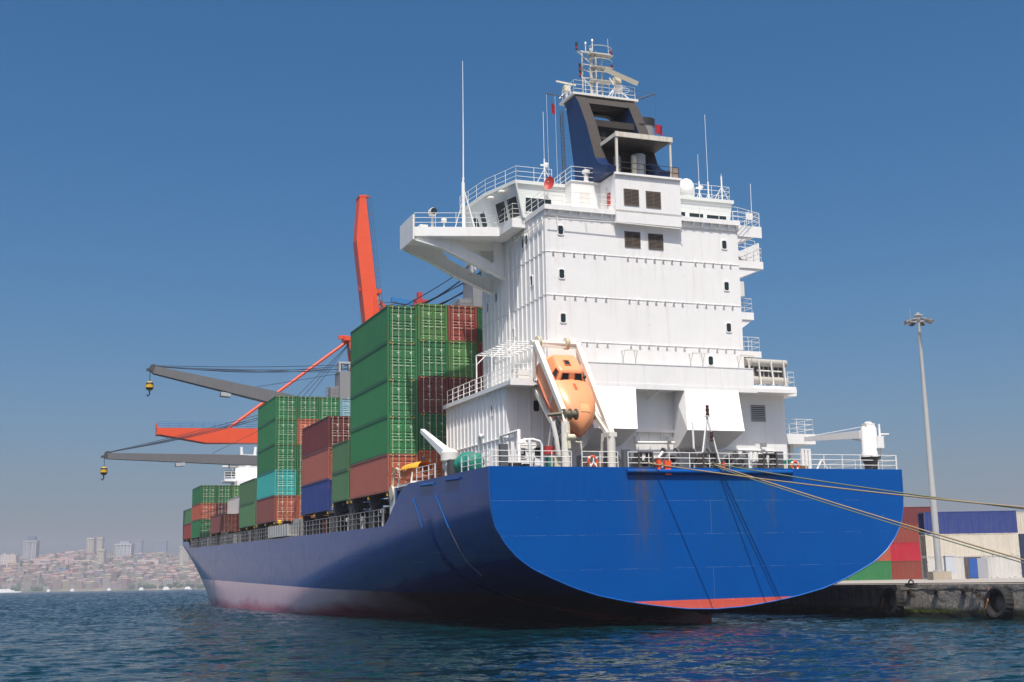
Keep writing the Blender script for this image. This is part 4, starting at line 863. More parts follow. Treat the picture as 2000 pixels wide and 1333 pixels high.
# port quarter: rescue boat under its davit, tarpaulin-covered winch, vents
m = MB(); m.lathe((-13.2, -11.8, 9.58), [(.4, 0), (.34, .8), (.34, 1.2), (.62, 1.35), (.62, 1.9), (.3, 2.15)], 16); m.lathe((-13.2, -11.8, 10.6), [(.14, -.7), (.4, -.6), (.4, .5), (.14, .6)], 12, 'y'); dv = m.build('rescue_davit', WHITE2, ship, smooth=40)
MB().taper((-13.3, -11.9, 11.3), (-13.5, -6.4, 13.5), .62, .55, .3, .28).build('jib', WHITE, dv)
m = MB(); m.tube([(-13.5, -6.5, 13.4), (-13.5, -6.6, 11.6)], .025, 5); m.lathe((-13.5, -6.6, 11.35), [(.05, 0), (.12, .05), (.12, .22), (.05, .28)], 8); m.build('davit_fall', CABLE, dv)
rb = thing('rescue_boat', 'small orange rescue boat under a yellow cover beside the bottom container', 'rescue boat', S @ Matrix.Translation((-13.2, -3.6, 9.9)))
m = MB(); us2 = [-2.7, -2.5, -1.8, -.6, .8, 1.9, 2.5, 2.8]; k = 9; vs = []
for u in us2:
    w_ = 1.0*max(.05, 1-abs((u+.2)/3.1)**3); 
    for j in range(k): a = math.pi*j/(k-1); vs.append((w_*math.cos(a), u, .85 - .75*math.sin(a)*(1-.25*abs(u/2.8)**2) + .2*abs(u/2.8)**2))
m.add(vs, [(i*k+j, i*k+j+1, (i+1)*k+j+1, (i+1)*k+j) for i in range(len(us2)-1) for j in range(k-1)]); m.build('hull', paint('rescue_boat_orange', (.78, .20, .06), .5, .15), rb, smooth=60)
m = MB(); vs = []
for u in np.linspace(-2.5, 2.6, 14):
    w_ = .95*max(.1, 1-abs((u+.2)/3.1)**3)
    for j in range(k): a = math.pi*j/(k-1); vs.append((w_*math.cos(a), u, 1.0 + (.42+.10*math.sin(u*4))*math.sin(a)))
m.add(vs, [(i*k+j, i*k+j+1, (i+1)*k+j+1, (i+1)*k+j) for i in range(13) for j in range(k-1)]); m.build('cover', paint('yellow_cover_cloth', (.70, .36, .02), .75, .2, dents=.8), rb, smooth=60)
m = MB(); m.box(-14.2, -12.2, -6.4, -.7, 9.66, 9.8)
for y in (-5.4, -2.): m.tube([(-14.1, y, 9.7), (-13.9, y, 10.9)], .07, 6); m.obox((-14.1, y, 9.8), (-12.3, y, 9.95), .2, .3)
m.box(-14.3, -12., -2.5, -.4, 7., 9.66)
m.build('boat_cradle', WHITE2, ship)
m = MB(); m.lathe((-14.3, -1.0, 9.3), [(.1, -.1), (.55, -.08), (.55, .08), (.1, .1)], 18, 'x'); m.tube([(-14.25, -1.0, 9.8), (-14.2, -1.2, 10.7), (-14.2, -2.0, 11.1), (-14.2, -2.8, 10.9)], .1, 7); m.build('ladder_reel', CREAM, ship, smooth=40)
m = MB(); m.box(-13.7, -12.9, -13.4, -12.7, 9.58, 10.9); m.build('deck_box', GREY, ship)
gw = thing('covered_winch', 'mooring winch wrapped in a bright green tarpaulin by the port rail', 'winch', S @ Matrix.Translation((-13.0, -15.2, 9.58)))
m = MB(); vs = []; nu, nv = 22, 22
for i in range(nu+1):
    u = -1.55 + 3.1*i/nu; rr = (.78 + .13*math.cos(u*4.2))*(1-abs(u/1.6)**6)**.5
    for j in range(nv):
        a = 2*math.pi*j/nv; q = rr*(1 + .05*math.sin(3*a+u*5) + .03*math.sin(7*a)); vs.append((q*math.cos(a)*.85, u, max(.03, .80 + q*math.sin(a))))
m.add(vs, [(i*nv+j, i*nv+(j+1) % nv, (i+1)*nv+(j+1) % nv, (i+1)*nv+j) for i in range(nu) for j in range(nv)] + [tuple(range(nv-1, -1, -1)), tuple(nu*nv+j for j in range(nv))])
m.build('tarpaulin', GREEN_TARP, gw, smooth=60)
m = MB(); m.tube([(-12.0, -14.6, 9.58), (-12.0, -14.6, 11.9), (-12.05, -14.75, 12.25), (-12.1, -15.1, 12.35), (-12.1, -15.5, 12.2)], .13, 8); m.build('vent_pipe', WHITE, ship, smooth=60); m = MB(); m.tube([(-11.5, -17.3, 9.58), (-11.5, -17.3, 12.1), (-11.5, -20.5, 12.15), (-11.5, -20.5, 9.58)], .11, 8); m.tube([(-11.4, -18.6, 9.58), (-11.4, -18.6, 12.1)], .07, 6); m.tube([(-11.4, -19.6, 9.58), (-11.4, -19.6, 12.1)], .07, 6); m.obox((-11.45, -17.6, 11.7), (-11.45, -19.3, 11.75), .08, .12)
m.build('vent_pipe', WHITE, ship, smooth=60)
m = MB(); m.tube([(-10.6, -22., 9.58), (-10.6, -22., 11.1), (-10.75, -22., 11.35), (-11.2, -22., 11.45), (-11.8, -22., 11.42)], .09, 8); m.lathe((-11.9, -22., 11.3), [(.3, -.08), (.2, .1), (.05, .16)], 10); m.tube([(-11.4, -22., 11.4), (-11.35, -22., 9.6)], .12, 6, r2=.05); m.build('gooseneck_lamp', WHITE, ship, smooth=60)
# ------------------------------------------------------------------ deck cranes of the ship
def deck_crane(pos, ztop_, tip, heel, jib_w=1.3, wd=3.0, ncab=5, block=True, yawj=None):
    x, y = pos; m = MB()
    m.lathe((x, y, 6.8), [(wd*.52, 0), (wd*.52, ztop_-6.8-6.5), (wd*.62, ztop_-6.8-6.0)], 20); m.box(x-wd/2, x+wd/2, y-wd/2, y+wd/2, ztop_-6.5, ztop_-1.9)
    m.box(x-wd*.5-.05, x+wd*.5+.05, y-wd*.42, y+wd*.42, ztop_-1.9, ztop_-1.75)
    cr = m.build('deck_crane', MIDGREY, ship, smooth=40)
    m = MB()
    for dx in (-.45, .45): m.box(x+dx*wd-.12, x+dx*wd+.12, y-.9, y+.9, ztop_-1.75, ztop_-.2)
    m.box(x-wd*.5, x+wd*.5, y-.5, y+.5, ztop_-.45, ztop_-.15)
    for k in range(3): m.lathe((x-wd*.3+k*wd*.3, y, ztop_-.9), [(.1, -.12), (.55, -.1), (.55, .1), (.1, .12)], 14, 'x')
    m.build('crane_head', GALV, cr, smooth=40)
    m = MB(); m.box(x-wd*.5-1.2, x-wd*.5, y-1.0, y+.9, ztop_-5.6, ztop_-4.0); m.rail([(x-wd*.5-1.5, y+1., ztop_-5.6), (x-wd*.5-1.5, y-1.2, ztop_-5.6), (x-wd*.5, y-1.2, ztop_-5.6)], 1.6, 3, .8, .03, .03); m.build('crane_cab', MIDGREY, cr)
    a, b = Vector(heel), Vector(tip); d = (b-a).normalized()
    m = MB(); m.taper(a, a.lerp(b, .3), jib_w, jib_w*.9, jib_w*1.15, jib_w*1.05); m.taper(a.lerp(b, .3), b, jib_w*1.15, jib_w*1.05, jib_w*.75, jib_w*.62)
    jib = m.build('jib', paint('jib_grey_paint_%d' % int(x*10), (.15, .15, .155), .5, .12, .4, (.11, .095, .08)), cr)
    for f in (.33, .62):
        p = a.lerp(b, f); m = MB(); m.obox(p - Vector((0, 0, jib_w*.62)) - d*.7, p - Vector((0, 0, jib_w*.72)) + d*.7, 1.5, .55); m.build('jib_lamp', GALV, jib)
    m = MB(); side = d.cross(Vector((0, 0, 1))).normalized(); 
    for o_ in (-.35, .35): 
        c_ = b + side*o_ + Vector((0, 0, .15)); pts = [c_ + (d*math.cos(t_) + Vector((0, 0, 1))*math.sin(t_))*.62 for t_ in [2*math.pi*i/16 for i in range(16)]]
        m.add([p - side*.08 for p in pts] + [p + side*.08 for p in pts], [tuple(range(16)), tuple(range(31, 15, -1))] + [(i, (i+1) % 16, 16+(i+1) % 16, 16+i) for i in range(16)])
    m.obox(b, b + d*1.0 - Vector((0, 0, .15)), .5, .35); m.build('jib_head', GREY, jib)
    hd = Vector((x, y, ztop_-.6)); m = MB()
    for k in range(ncab):
        o_ = side*(k-(ncab-1)/2)*.32; p0 = hd + o_ + Vector((0, 0, -.9*(k % 3)*.55)); p1 = b + o_*.8 + Vector((0, 0, .55)); pts = [p0.lerp(p1, t_) - Vector((0, 0, 1))*(.25+.5*(k % 2))*math.sin(math.pi*t_) for t_ in np.linspace(0, 1, 9)]
        m.tube(pts, .045, 5)
    p1 = a.lerp(b, .45) + Vector((0, 0, jib_w*.6)); m.tube([hd - Vector((0, 0, 1.)), p1], .035, 5)
    m.build('hoist_cable', CABLE, cr)
    if block:
        h = 1.8; hb_ = b + d*.5; m = MB()
        for o_ in (-.3, .3): m.tube([hb_ + side*o_, hb_ + side*o_ - Vector((0, 0, h))], .03, 5)
        m.build('block_cable', CABLE, jib)
        c_ = hb_ - Vector((0, 0, h+.5)); m = MB(); prof = [(.12, .65), (.45, .45), (.55, .15), (.55, -.25), (.4, -.55), (.15, -.7)]
        for i, (q0, q1) in enumerate(zip(prof, prof[1:])): m.mat(i % 2).lathe((c_.x, c_.y, c_.z), [q0, q1], 10)
        m.mat(1).tube([c_ - Vector((0, 0, .7)), c_ - Vector((0, 0, 1.2)), c_ - Vector((.2, 0, 1.45)), c_ - Vector((.35, 0, 1.2))], .1, 6); m.build('hook_block', [YEL, BLACK], jib, smooth=40)
    return cr
deck_crane((2.3, 83.0), 33.0, (-25.1, 83.0, 30.7), (.6, 83.0, 25.4), 1.7, 3.3)
deck_crane((1.2, 110.0), 30.8, (-29.4, 110.0, 21.0), (-.6, 110.0, 20.4), 1.5, 3.2)
deck_crane((-.5, 16.6), 32.3, (-4.9, 33.5, 29.2), (-1.2, 18.3, 24.0), 1.2, 2.9, 10, False)

# ------------------------------------------------------------------ containers
def container_meshes(L, H, Wd=2.44):
    """origin at the lower port corner of the door end; x athwart, y along, z up"""
    b = MB(); e = .05; n = max(10, int(L/.29))
    for x, sg in ((.0, 1), (Wd, -1)):          # corrugated sides
        ys, xs = [], []
        y0, y1 = .17, L-.17; p_ = (y1-y0)/n
        for i in range(n):
            for f, dpt in ((0, .012), (.24, .012), (.5, e), (.76, e)): ys.append(y0+(i+f)*p_); xs.append(x + sg*dpt)
        ys.append(y1); xs.append(x+sg*.012); q = len(ys)
        b.add([(xs[i], ys[i], z) for z in (.17, H-.1) for i in range(q)], [(i, i+1, q+i+1, q+i) for i in range(q-1)])
    b.add([(.02, .1, H-.03), (Wd-.02, .1, H-.03), (Wd-.02, L-.1, H-.03), (.02, L-.1, H-.03)], [(0, 1, 2, 3)])
    b.add([(.05, L-.06, .1), (Wd-.05, L-.06, .1), (Wd-.05, L-.06, H-.1), (.05, L-.06, H-.1)], [(0, 1, 2, 3)])
    b.add([(.02, .1, .12), (Wd-.02, .1, .12), (Wd-.02, L-.1, .12), (.02, L-.1, .12)], [(0, 1, 2, 3)])
    b.mat(1)
    for x in (0, Wd-.17):
        for y in (0, L-.17): b.box(x, x+.17, y, y+.17, 0, H)
        b.box(x if x == 0 else x+.05, x+.12 if x == 0 else x+.17, .17, L-.17, .0, .17); b.box(x if x == 0 else x+.08, x+.09 if x == 0 else x+.17, .17, L-.17, H-.10, H)
    for y in (0, L-.13): b.box(.17, Wd-.17, y, y+.13, 0, .15); b.box(.17, Wd-.17, y, y+.13, H-.16, H)
    for x in (0., Wd-.19):
        for y in (-.012, L-.19):
            for z in (0., H-.13): b.box(x-.006, x+.196, y, y+.2, z, z+.13)
    for k in range(8):
        x = .22 + (k % 4)*.09 + (0 if k < 4 else Wd-.78)
        b.mat(2 + k % 2).add([(x, -.016, H-.12), (x+.09, -.016, H-.12), (x+.13, -.016, H-.05), (x+.04, -.016, H-.05)], [(0, 1, 2, 3)])
    d = MB(); w_ = (Wd-.4)/2; rows = [.3, .9, 1.08, 1.26, 1.9, 2.2][:6]; z0, z1 = .16, H-.17     # one door leaf, origin at its inner lower edge
    zz = [z0]; yy = [.0]
    for f in (.10, .40, .49, .58, .84):
        z = lerp(z0, z1, f); zz += [z-.12, z-.01, z+.04, z+.06]; yy += [.0, .06, .06, .0]
    zz.append(z1); yy.append(.0); q = len(zz)
    d.add([(x, yy[i], zz[i]) for x in (0.12, w_-.06) for i in range(q)], [(i, i+1, q+i+1, q+i) for i in range(q-1)])
    d.box(.02, .12, -.012, .045, z0, z1); d.box(w_-.06, w_, -.012, .045, z0, z1)
    d.mat(1)
    for x_, z_, w2, h2 in ((.62, .70, .16, .14), (.6, .50, .16, .05)): d.add([(x_, -.016, H*z_), (x_+w2, -.016, H*z_), (x_+w2, -.016, H*z_+h2), (x_, -.016, H*z_+h2)], [(0, 1, 2, 3)])
    r = MB(); r.tube([(0, 0, .08), (0, 0, H-.1)], .022, 6)
    for z in (.3, H*.33, H*.66, H-.35): r.box(-.035, .035, -.028, .03, z-.02, z+.02)
    r.box(-.02, .34, -.045, -.02, H*.36, H*.36+.03); r.box(-.05, .05, -.035, .03, .06, .14); r.box(-.05, .05, -.035, .03, H-.16, H-.08)
    return [b.mesh('shipping_container', [CBODY, CFRAME, YEL, BLACK]), d.mesh('door', [CDOOR, CBAR]), r.mesh('locking_bar', CBAR)]
CM = {k: container_meshes(*k) for k in ((12.192, 2.896), (12.192, 2.591), (6.058, 2.591))}
CC = {'green': (.021, .175, .056), 'olive green': (.075, .21, .055), 'dull green': (.085, .20, .085), 'dark green': (.012, .12, .045), 'rust red': (.30, .055, .038), 'maroon': (.155, .022, .026),
      'salmon red': (.36, .105, .075), 'orange red': (.46, .10, .048), 'blue': (.018, .040, .20), 'turquoise': (.035, .40, .36), 'pale blue': (.20, .38, .46), 'white': (.66, .64, .61), 'brown red': (.26, .075, .062), 'bright red': (.52, .012, .04), 'navy blue': (.02, .03, .09), 'cream': (.62, .57, .48)}
def container(kind, colour, mat, label, group, doors=True, doorcol=None):
    b, d, r = CM[kind]; c = CC[colour]; j = random.uniform(.86, 1.14); c = tuple(v_*j for v_ in c)
    o = bpy.data.objects.new('shipping_container', b); COL.objects.link(o); o.matrix_basis = mat; o.color = c + (1,); tag(o, label, 'container', group)
    if doors:
        for sg in (0, 1):
            dd = bpy.data.objects.new('door', d); COL.objects.link(dd); dd.parent = o; dc = CC[doorcol] if doorcol else c
            dd.location = (.2 if sg == 0 else 1.22, .05, 0); jj = random.uniform(.88, 1.12); dd.color = tuple(v_*jj for v_ in dc) + (1,)
            for x in (.28, .78):
                rr = bpy.data.objects.new('locking_bar', r); COL.objects.link(rr); rr.parent = dd; rr.location = (x-.05, -.03, 0)
    return o
T5 = {1: ['bottom'], 2: ['bottom', 'top'], 3: ['bottom', 'middle', 'top'], 5: ['bottom', 'second', 'third', 'fourth', 'top']}
CW = ['outermost', 'second', 'third', 'fourth']
def bay(y, base, L, cols, heights, where, x0=-14.37, lift=(0, 0, 0, 0), dcols={}):
    for c_, tiers in enumerate(cols):
        z = base + lift[c_]
        for k, colour in enumerate(tiers):
            if colour:
                lab = '%s container, %s tier, %s column of the %s' % (colour, T5[len(tiers)][k], CW[c_], where)
                container((L, heights[k]), colour, S @ Matrix.Translation((x0 + c_*2.5, y, z)), lab, 'containers stacked on the ship deck', True, dcols.get((c_, k)))
            z += heights[k] + .012
h9, h8 = 2.896, 2.591
bay(0, 9.48, 12.192, [['salmon red', 'green', 'green', 'green', 'green'], ['orange red', 'dark green', 'maroon', 'green', 'olive green'], ['dark green', 'green', 'maroon', 'olive green', 'rust red'], ['dark green', 'maroon', 'rust red', 'rust red', 'dark green']],
    [h9]*5, 'tall stack beside the deckhouse', lift=(0, .3, .3, .3), dcols={(0, 0): 'orange red'})
bay(13.1, 9.52, 6.058, [['dull green', 'dull green']], [h8]*2, 'short stack ahead of the tallest')
bay(20.9, 8.92, 12.192, [['blue', 'salmon red', 'maroon'], ['blue', 'orange red', 'maroon']], [h9]*3, 'maroon-topped stack amidships', dcols={(0, 1): 'orange red'})
bay(48.5, 8.84, 12.192, [['brown red', 'turquoise', 'green', 'green', 'green'], ['orange red', 'green', 'green', 'orange red', 'green'], ['rust red', 'green', 'green', 'green', 'green'], ['rust red', 'green', 'maroon', 'green', 'pale blue']],
    [h9, h9, h9, h9, h8], 'five-high stack with the turquoise box', dcols={(0, 0): 'orange red'})
bay(62.3, 8.77, 12.192, [['dull green', 'dull green'], ['green', 'green']], [h9]*2, 'two-high green stack forward')
bay(91.1, 8.7, 12.192, [['brown red'], ['rust red'], ['orange red']], [h8], 'low row before the white box', dcols={(0, 0): 'orange red'})
container((12.192, h8), 'white', S @ Matrix.Translation((-11.87, 91.1, 8.72+h8)), 'plain white container standing alone on the low forward row', 'containers stacked on the ship deck')
bay(116.2, 8.5, 12.192, [['green', 'orange red', 'green'], ['rust red', 'maroon', 'green'], ['green', 'green', 'olive green'], ['green', 'rust red', 'green']], [h9, h8, h9], 'three-high stack near the bow')
bay(129.6, 8.57, 12.192, [['rust red', 'dull green'], ['green', 'green']], [h8]*2, 'foremost stack at the bow')

# ------------------------------------------------------------------ mooring ropes
def rope(p0, p1, sag, r, mat, label, n=28, strands=True, extra=None):
    a, b = Vector(p0), Vector(p1); m = MB(); ps = [a.lerp(b, t_) - Vector((0, 0, sag*4*t_*(1-t_))) for t_ in np.linspace(0, 1, n)]
    m.tube(ps, r, 8)
    o = m.build('mooring_rope', mat, None, smooth=60); tag(o, label, 'rope', 'mooring ropes from the stern'); return o
W = lambda x, y, z: S @ Vector((x, y, z))
rope(W(-4.32, -23.25, 10.0), W(14.6, -51.2, 5.0), .35, .042, ROPE_T, 'tan rope leading from the left fairlead, uppermost at the right edge')
rope(W(.2, -23.25, 10.05), W(15.5, -53.0, 4.4), .4, .042, ROPE_G, 'dark green rope close beneath the tan one at the right edge')
lo_r = rope(W(.32, -23.25, 10.0), W(14.9, -39.4, 2.45), .12, .045, ROPE_T, 'tan rope crossing low over the lamp post and white containers')
rope(W(.12, -23.25, 9.95), W(14.7, -39.35, 2.35), .16, .035, ROPE_G, 'thin green rope running along the lowest tan rope')
# ------------------------------------------------------------------ quay
def struct(o): o['kind'] = 'structure'; return o
QT = 2.14
m = MB()
m.add([(-.03, -140, QT), (900, -140, QT), (900, 300, QT), (-.03, 300, QT)], [(0, 1, 2, 3)])
quay = struct(m.build('quay', CONC)); quay.matrix_basis = Q
m = MB(); rng = np.random.default_rng(8)
ys = np.arange(-140, 60.1, .5); zs = [-2.5, -.2, .1, .3, .5, .8, 1.1, 1.4, 1.6, 1.72, 1.78, 1.8]; vs = []
for z in zs:
    for y in ys: vs.append((rng.normal(0, .025) + (.05 if z < .4 else 0), y, z))
k = len(ys); m.add(vs, [(i*k+j, i*k+j+1, (i+1)*k+j+1, (i+1)*k+j) for i in range(len(zs)-1) for j in range(k-1)])
m.add([(0, 60, -2.5), (0, 300, -2.5), (0, 300, 1.8), (0, 60, 1.8)], [(0, 1, 2, 3)])
# cap beam with a chipped lower edge
vs = []
for x, z in ((.03, 1.78), (-.02, 1.80), (-.03, 1.86), (-.03, QT)):
    for y in ys: vs.append((x + (rng.normal(0, .02) if z < 1.9 else 0), y, z + (rng.normal(0, .025) if z < 1.83 else 0)))
m.add(vs, [(i*k+j, i*k+j+1, (i+1)*k+j+1, (i+1)*k+j) for i in range(3) for j in range(k-1)])
m.add([(-.03, 60, 1.78), (-.03, 60, QT), (-.03, 300, QT), (-.03, 300, 1.78)], [(0, 1, 2, 3)])
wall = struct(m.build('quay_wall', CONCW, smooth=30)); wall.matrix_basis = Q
m = MB(); m.box(2.4, 2.52, -140, 300, QT-.02, QT+.06); m.box(2.9, 2.98, -140, 300, QT-.02, QT+.05)
m.build('crane_rail', paint('rusty_rail_steel', (.09, .06, .045), .5, .3)).matrix_basis = Q
tag(bpy.data.objects['crane_rail'], 'dark crane rail let into the concrete quay near its edge', 'rail')
for i, y in enumerate((-25.1, -27.7, -22.4)):
    m = MB(); m.box(-.12, .02, y-.16, y+.16, 1.45, 1.78); m.box(-.2, -.1, y-.22, y+.22, 1.72, 1.8); o = m.build('wall_bracket', paint('wall_rust_%d' % i, (.06, .035, .022), .8, .3, rust=.4)); o.matrix_basis = Q
    tag(o, ['rusty bracket under the quay edge, between the two tyres on the left side', 'rusty bracket under the quay edge nearest the right hand tyre', 'rusty bracket under the quay edge just right of the shaded tyre'][i], 'bracket', 'brackets on the quay wall')
def tyre(y, label):
    t = thing('tyre_fender', label, 'tyre', Q @ Matrix.Translation((-.42, y, .98)) @ Matrix.Rotation(R(7), 4, 'Y'), 'tyre fenders hung on the quay wall')
    m = MB(); Ro, n = 1.02, 48; vs = []
    prof = [(.62, -.24), (.70, -.30), (.86, -.33), (.98, -.28), (1.02, -.14), (1.02, .14), (.98, .28), (.86, .33), (.70, .30), (.62, .24), (.66, 0)]
    q = len(prof)
    for i in range(n):
        a = 2*math.pi*i/n
        for r_, h in prof:
            rr = r_*(.955 if (r_ > .97 and i % 2) else 1.0); vs.append((h, rr*math.cos(a), rr*math.sin(a)))
    m.add(vs, [(i*q+j, ((i+1) % n)*q+j, ((i+1) % n)*q+(j+1) % q, i*q+(j+1) % q) for i in range(n) for j in range(q)])
    m.build('tread', RUBBER, t, smooth=35)
    m = MB(); m.tube([(.1, .95, .9), (-.1, .75, .55), (-.3, .6, .1), (-.34, .72, -.35), (-.2, .9, -.75)], .06, 6); m.build('chain', paint('rust_chain_%d' % int(-y), (.20, .075, .03), .8, .4, rust=.5), t)
    return t
tyre(-31.1, 'big black tyre fender on the sunlit part of the quay wall')
tyre(-21.0, 'big black tyre fender at the edge of the shadow of the stern')
m = MB(); pts = [(-.1, -28.5, 1.8), (-.2, -29.0, 1.4), (-.3, -29.6, 1.1), (-.35, -30.2, .95)]
for i in range(10):
    p = Vector(pts[0]).lerp(Vector(pts[3]), i/9.5); a0 = p; m.torus((p.x, p.y, p.z), .11, .035, 10, 5, 'x' if i % 2 else 'y')
o = m.build('chain', paint('dark_rust_chain', (.045, .03, .022), .85, .3, rust=.3)); o.matrix_basis = Q; tag(o, 'rusty chain hanging slantwise beside the sunlit tyre', 'chain')
m = MB(); m.torus((.15, -22.4, QT+.02), .26, .05, 18, 8, 'x', 0, math.pi); m.box(-.05, .35, -22.8, -22., QT, QT+.04); o = m.build('mooring_ring', BLACK, smooth=50); o.matrix_basis = Q; tag(o, 'black iron mooring ring at the quay edge above the shaded tyre', 'ring')
for i, (x, y) in enumerate(((1.0, -41.2), (1.2, -54.2))):
    t = thing('bollard', ['dark mooring bollard on the quay holding the low ropes', 'dark mooring bollard on the quay holding the high ropes'][i], 'bollard', Q @ Matrix.Translation((x, y, QT)), 'mooring bollards')
    MB().lathe((0, 0, 0), [(.45, 0), (.45, .06), (.26, .1), (.24, .45), (.4, .55), (.42, .68), (.2, .76)], 18).build('post', GREY, t, smooth=40)

# ------------------------------------------------------------------ high mast lamp
t = thing('lamp_mast', 'tall tapering grey floodlight mast rising from a concrete block on the quay', 'lamp post', Matrix.Translation((48.8, 145, QT)))
MB().box(-1.05, 1.05, -1.05, 1.05, 0, .95).build('base_block', paint('base_concrete', (.40, .345, .27), .9, .2, .4, dents=.6), t)
MB().lathe((0, 0, .95), [(.62, 0), (.62, .12), (.40, .14), (.38, 1.2), (.36, 9.9), (.33, 10.0), (.27, 19.9), (.25, 20.), (.18, 29.4), (.16, 30.6)], 16).build('pole', paint('galvanised_mast', (.36, .37, .37), .5, .12, .4, (.24, .22, .2), dents=0), t, smooth=40)
m = MB(); m.torus((0, 0, 30.6), 1.0, .05, 24, 6, 'z')
for k in range(6): a = 2*math.pi*k/6; m.tube([(.15*math.cos(a), .15*math.sin(a), 30.7), (1.0*math.cos(a), math.sin(a), 30.6)], .04, 5)
m.lathe((0, 0, 30.5), [(.25, 0), (.34, .2), (.34, .5), (.6, .62), (.6, .72), (.2, .85)], 16); m.tube([(-.9, 0, 30.6), (-.9, 0, 32.)], .02, 4)
ring = m.build('lamp_ring', GALV, t, smooth=40)
for k in range(8):
    a = 2*math.pi*k/8 + .2; m = MB(); c, s_ = math.cos(a), math.sin(a)
    m.obox((.95*c, .95*s_, 30.62), (1.75*c, 1.75*s_, 30.35), .62, .22); m.mat(1).obox((1.0*c, 1.0*s_, 30.47), (1.7*c, 1.7*s_, 30.22), .5, .03); m.build('floodlight', [MIDGREY, GLASS], ring)
m = MB().box(.75, 1.75, -.3, .35, .7, 2.7); m.box(.7, 1.8, -.35, .4, 2.66, 2.74); m.build('switch_cabinet', paint('cabinet_grey_blue', (.5, .53, .58), .5, .06), t)
MB().tube([(2.9, -1., -.0), (2.9, -1., 1.5)], .07, 6).build('bollard_pipe', GREY, t)

# ------------------------------------------------------------------ containers on the quay
def yard(x, y, k, kind, colour, label, rot=0., doors=False):
    M = Matrix.Translation((x, y, QT + k)) @ Matrix.Rotation(rot, 4, 'Z')
    return container(kind, colour, M, label, 'containers stacked on the quay', doors)
F20, F40 = (6.058, h8), (12.192, h9)
r90 = -math.pi/2     # long side faces the viewer: local y runs along world +x
yard(53.75, 166.4, 0, F40, 'white', 'white container with rusty corners at the foot of the lamp mast stack', r90)
yard(53.75, 166.4, h9+.01, F40, 'cream', 'off-white container in the middle of the stack behind the lamp mast', r90)
yard(53.75, 166.4, 2*h9+.02, F40, 'blue', 'long faded blue container on top of the stack behind the lamp mast', r90)
for i, (c, lab) in enumerate((('rust red', 'rust red container at the bottom of the red stack near the stern'), ('bright red', 'bright crimson container in the middle of the red stack'), ('rust red', 'rust red container on top of the red stack beside the stern'))):
    yard(51.5, 180.5, i*2.6, F20, c, lab, r90)
yard(55.0, 184.5, 7.8, F20, 'maroon', 'maroon container peeping out above the red stack', r90)
for i, (c, lab) in enumerate((('green', 'plain green container low beside the curve of the stern'), ('orange red', 'orange container on the green one beside the stern'))):
    yard(45.9 if i else 39.8+6.06, 176.2, i*2.6, F20, c, lab, r90)
yard(39.7, 176.2, 0, F20, 'green', 'green container half hidden behind the stern', r90)
for i, (c, lab) in enumerate((('navy blue', 'dark container at the right edge of the quay, bottom'), ('navy blue', 'navy container at the right edge of the quay, middle'), ('cream', 'pale container at the right edge of the quay, top'))):
    yard(66.6, 168.5, i*2.85, F40, c, lab, r90)
# blue door standing open in the bottom white container
t = thing('site_door', 'blue door standing ajar in the bottom white container', 'door', Matrix.Translation((59.2, 163.9, QT)))
m = MB(); m.box(-.65, 1.55, -.06, .0, 0, 2.75); m.build('frame', paint('dark_brown_paint', (.10, .08, .075), .7, .1), t); MB().box(-.1, .95, -.14, -.07, .1, 2.6).build('leaf', paint('blue_door_paint', (.02, .09, .34), .5, .1), t); MB().obox((1.0, -.1, 1.3), (2.1, -.75, 1.3), .06, 2.6).build('side_panel', paint('grey_panel_paint', (.36, .37, .40), .6, .1), t)  # plain dark brown sheet behind the blue leaf

# ------------------------------------------------------------------ ship-to-shore gantry cranes
def gantry(y0, hz, raised, label):
    t = thing('gantry_crane', label, 'crane', Q @ Matrix.Translation((0, y0, QT)), 'orange gantry cranes on the quay')
    x0, x1 = 2.0, 17.0; ap = 48.5 - QT if not raised else 52.
    for x in (x0, x1):
        for dy in (-7.5, 7.5):
            m = MB(); m.obox((x, dy, .4), (x, dy*.62, hz), 1.2, 1.4); m.box(x-.8, x+.8, dy-2.5, dy+2.5, .05, 1.3); m.build('leg', CRBLUE, t)
    m = MB(); m.obox((x0, 0, hz+.2), (x1+12, 0, hz+.2), 1.6, 1.8); m.obox((x0, -5.6, hz-4), (x0, 5.6, hz-4), 1.3, 1.5); m.obox((x1, -5.6, hz-4), (x1, 5.6, hz-4), 1.3, 1.5); m.obox((x0, -5, 12), (x1, -5, 12), 1., 1.2); m.obox((x0, 5, 12), (x1, 5, 12), 1., 1.2); m.box(x1-4, x1+6, -3, 3, hz+1.2, hz+5); m.build('portal_beam', ORANGE, t)
    m = MB(); m.obox((x0, -4.2, hz), (x0-3.2, -.8, ap), .8, .9); m.obox((x0, 4.2, hz), (x0-3.2, .8, ap), .8, .9); m.obox((x0-3.2, 0, ap), (x1, 0, hz+1), .5, .6); m.box(x0-4.6, x0-1.6, -1.2, 1.2, ap-.3, ap+.5); m.build('apex_frame', ORANGE, t)
    m = MB(); m.box(x0-5.4, x0-3.6, -.35, .35, ap+.1, ap+.75); m.mat(1).lathe((x0-2.6, 0, ap-1.6), [(.9, -1.), (1.1, 0), (.9, 1.)], 12, 'y'); m.build('apex_sheave', [ORANGE, MIDGREY], t)
    return t, x0, ap
def boom_mesh(L):
    """box girder boom, local x out from the hinge, tapering underneath towards the tip"""
    m = MB(); hw = 1.35
    pr = [(0, -2.6), (0, .0), (L, .0), (L, -1.1), (L*.78, -2.6)]
    m.prism(pr, 'y', -hw, hw); m.box(L-.2, L+.15, -hw-.05, hw+.05, -1.2, .1); m.box(L+.0, L+.2, -hw*.6, hw*.6, .1, .9)
    return m
gt, gx, gap = gantry(26.5 - 0 + 107.5, 29.0, False, 'orange gantry crane whose long boom lies level across the sky')
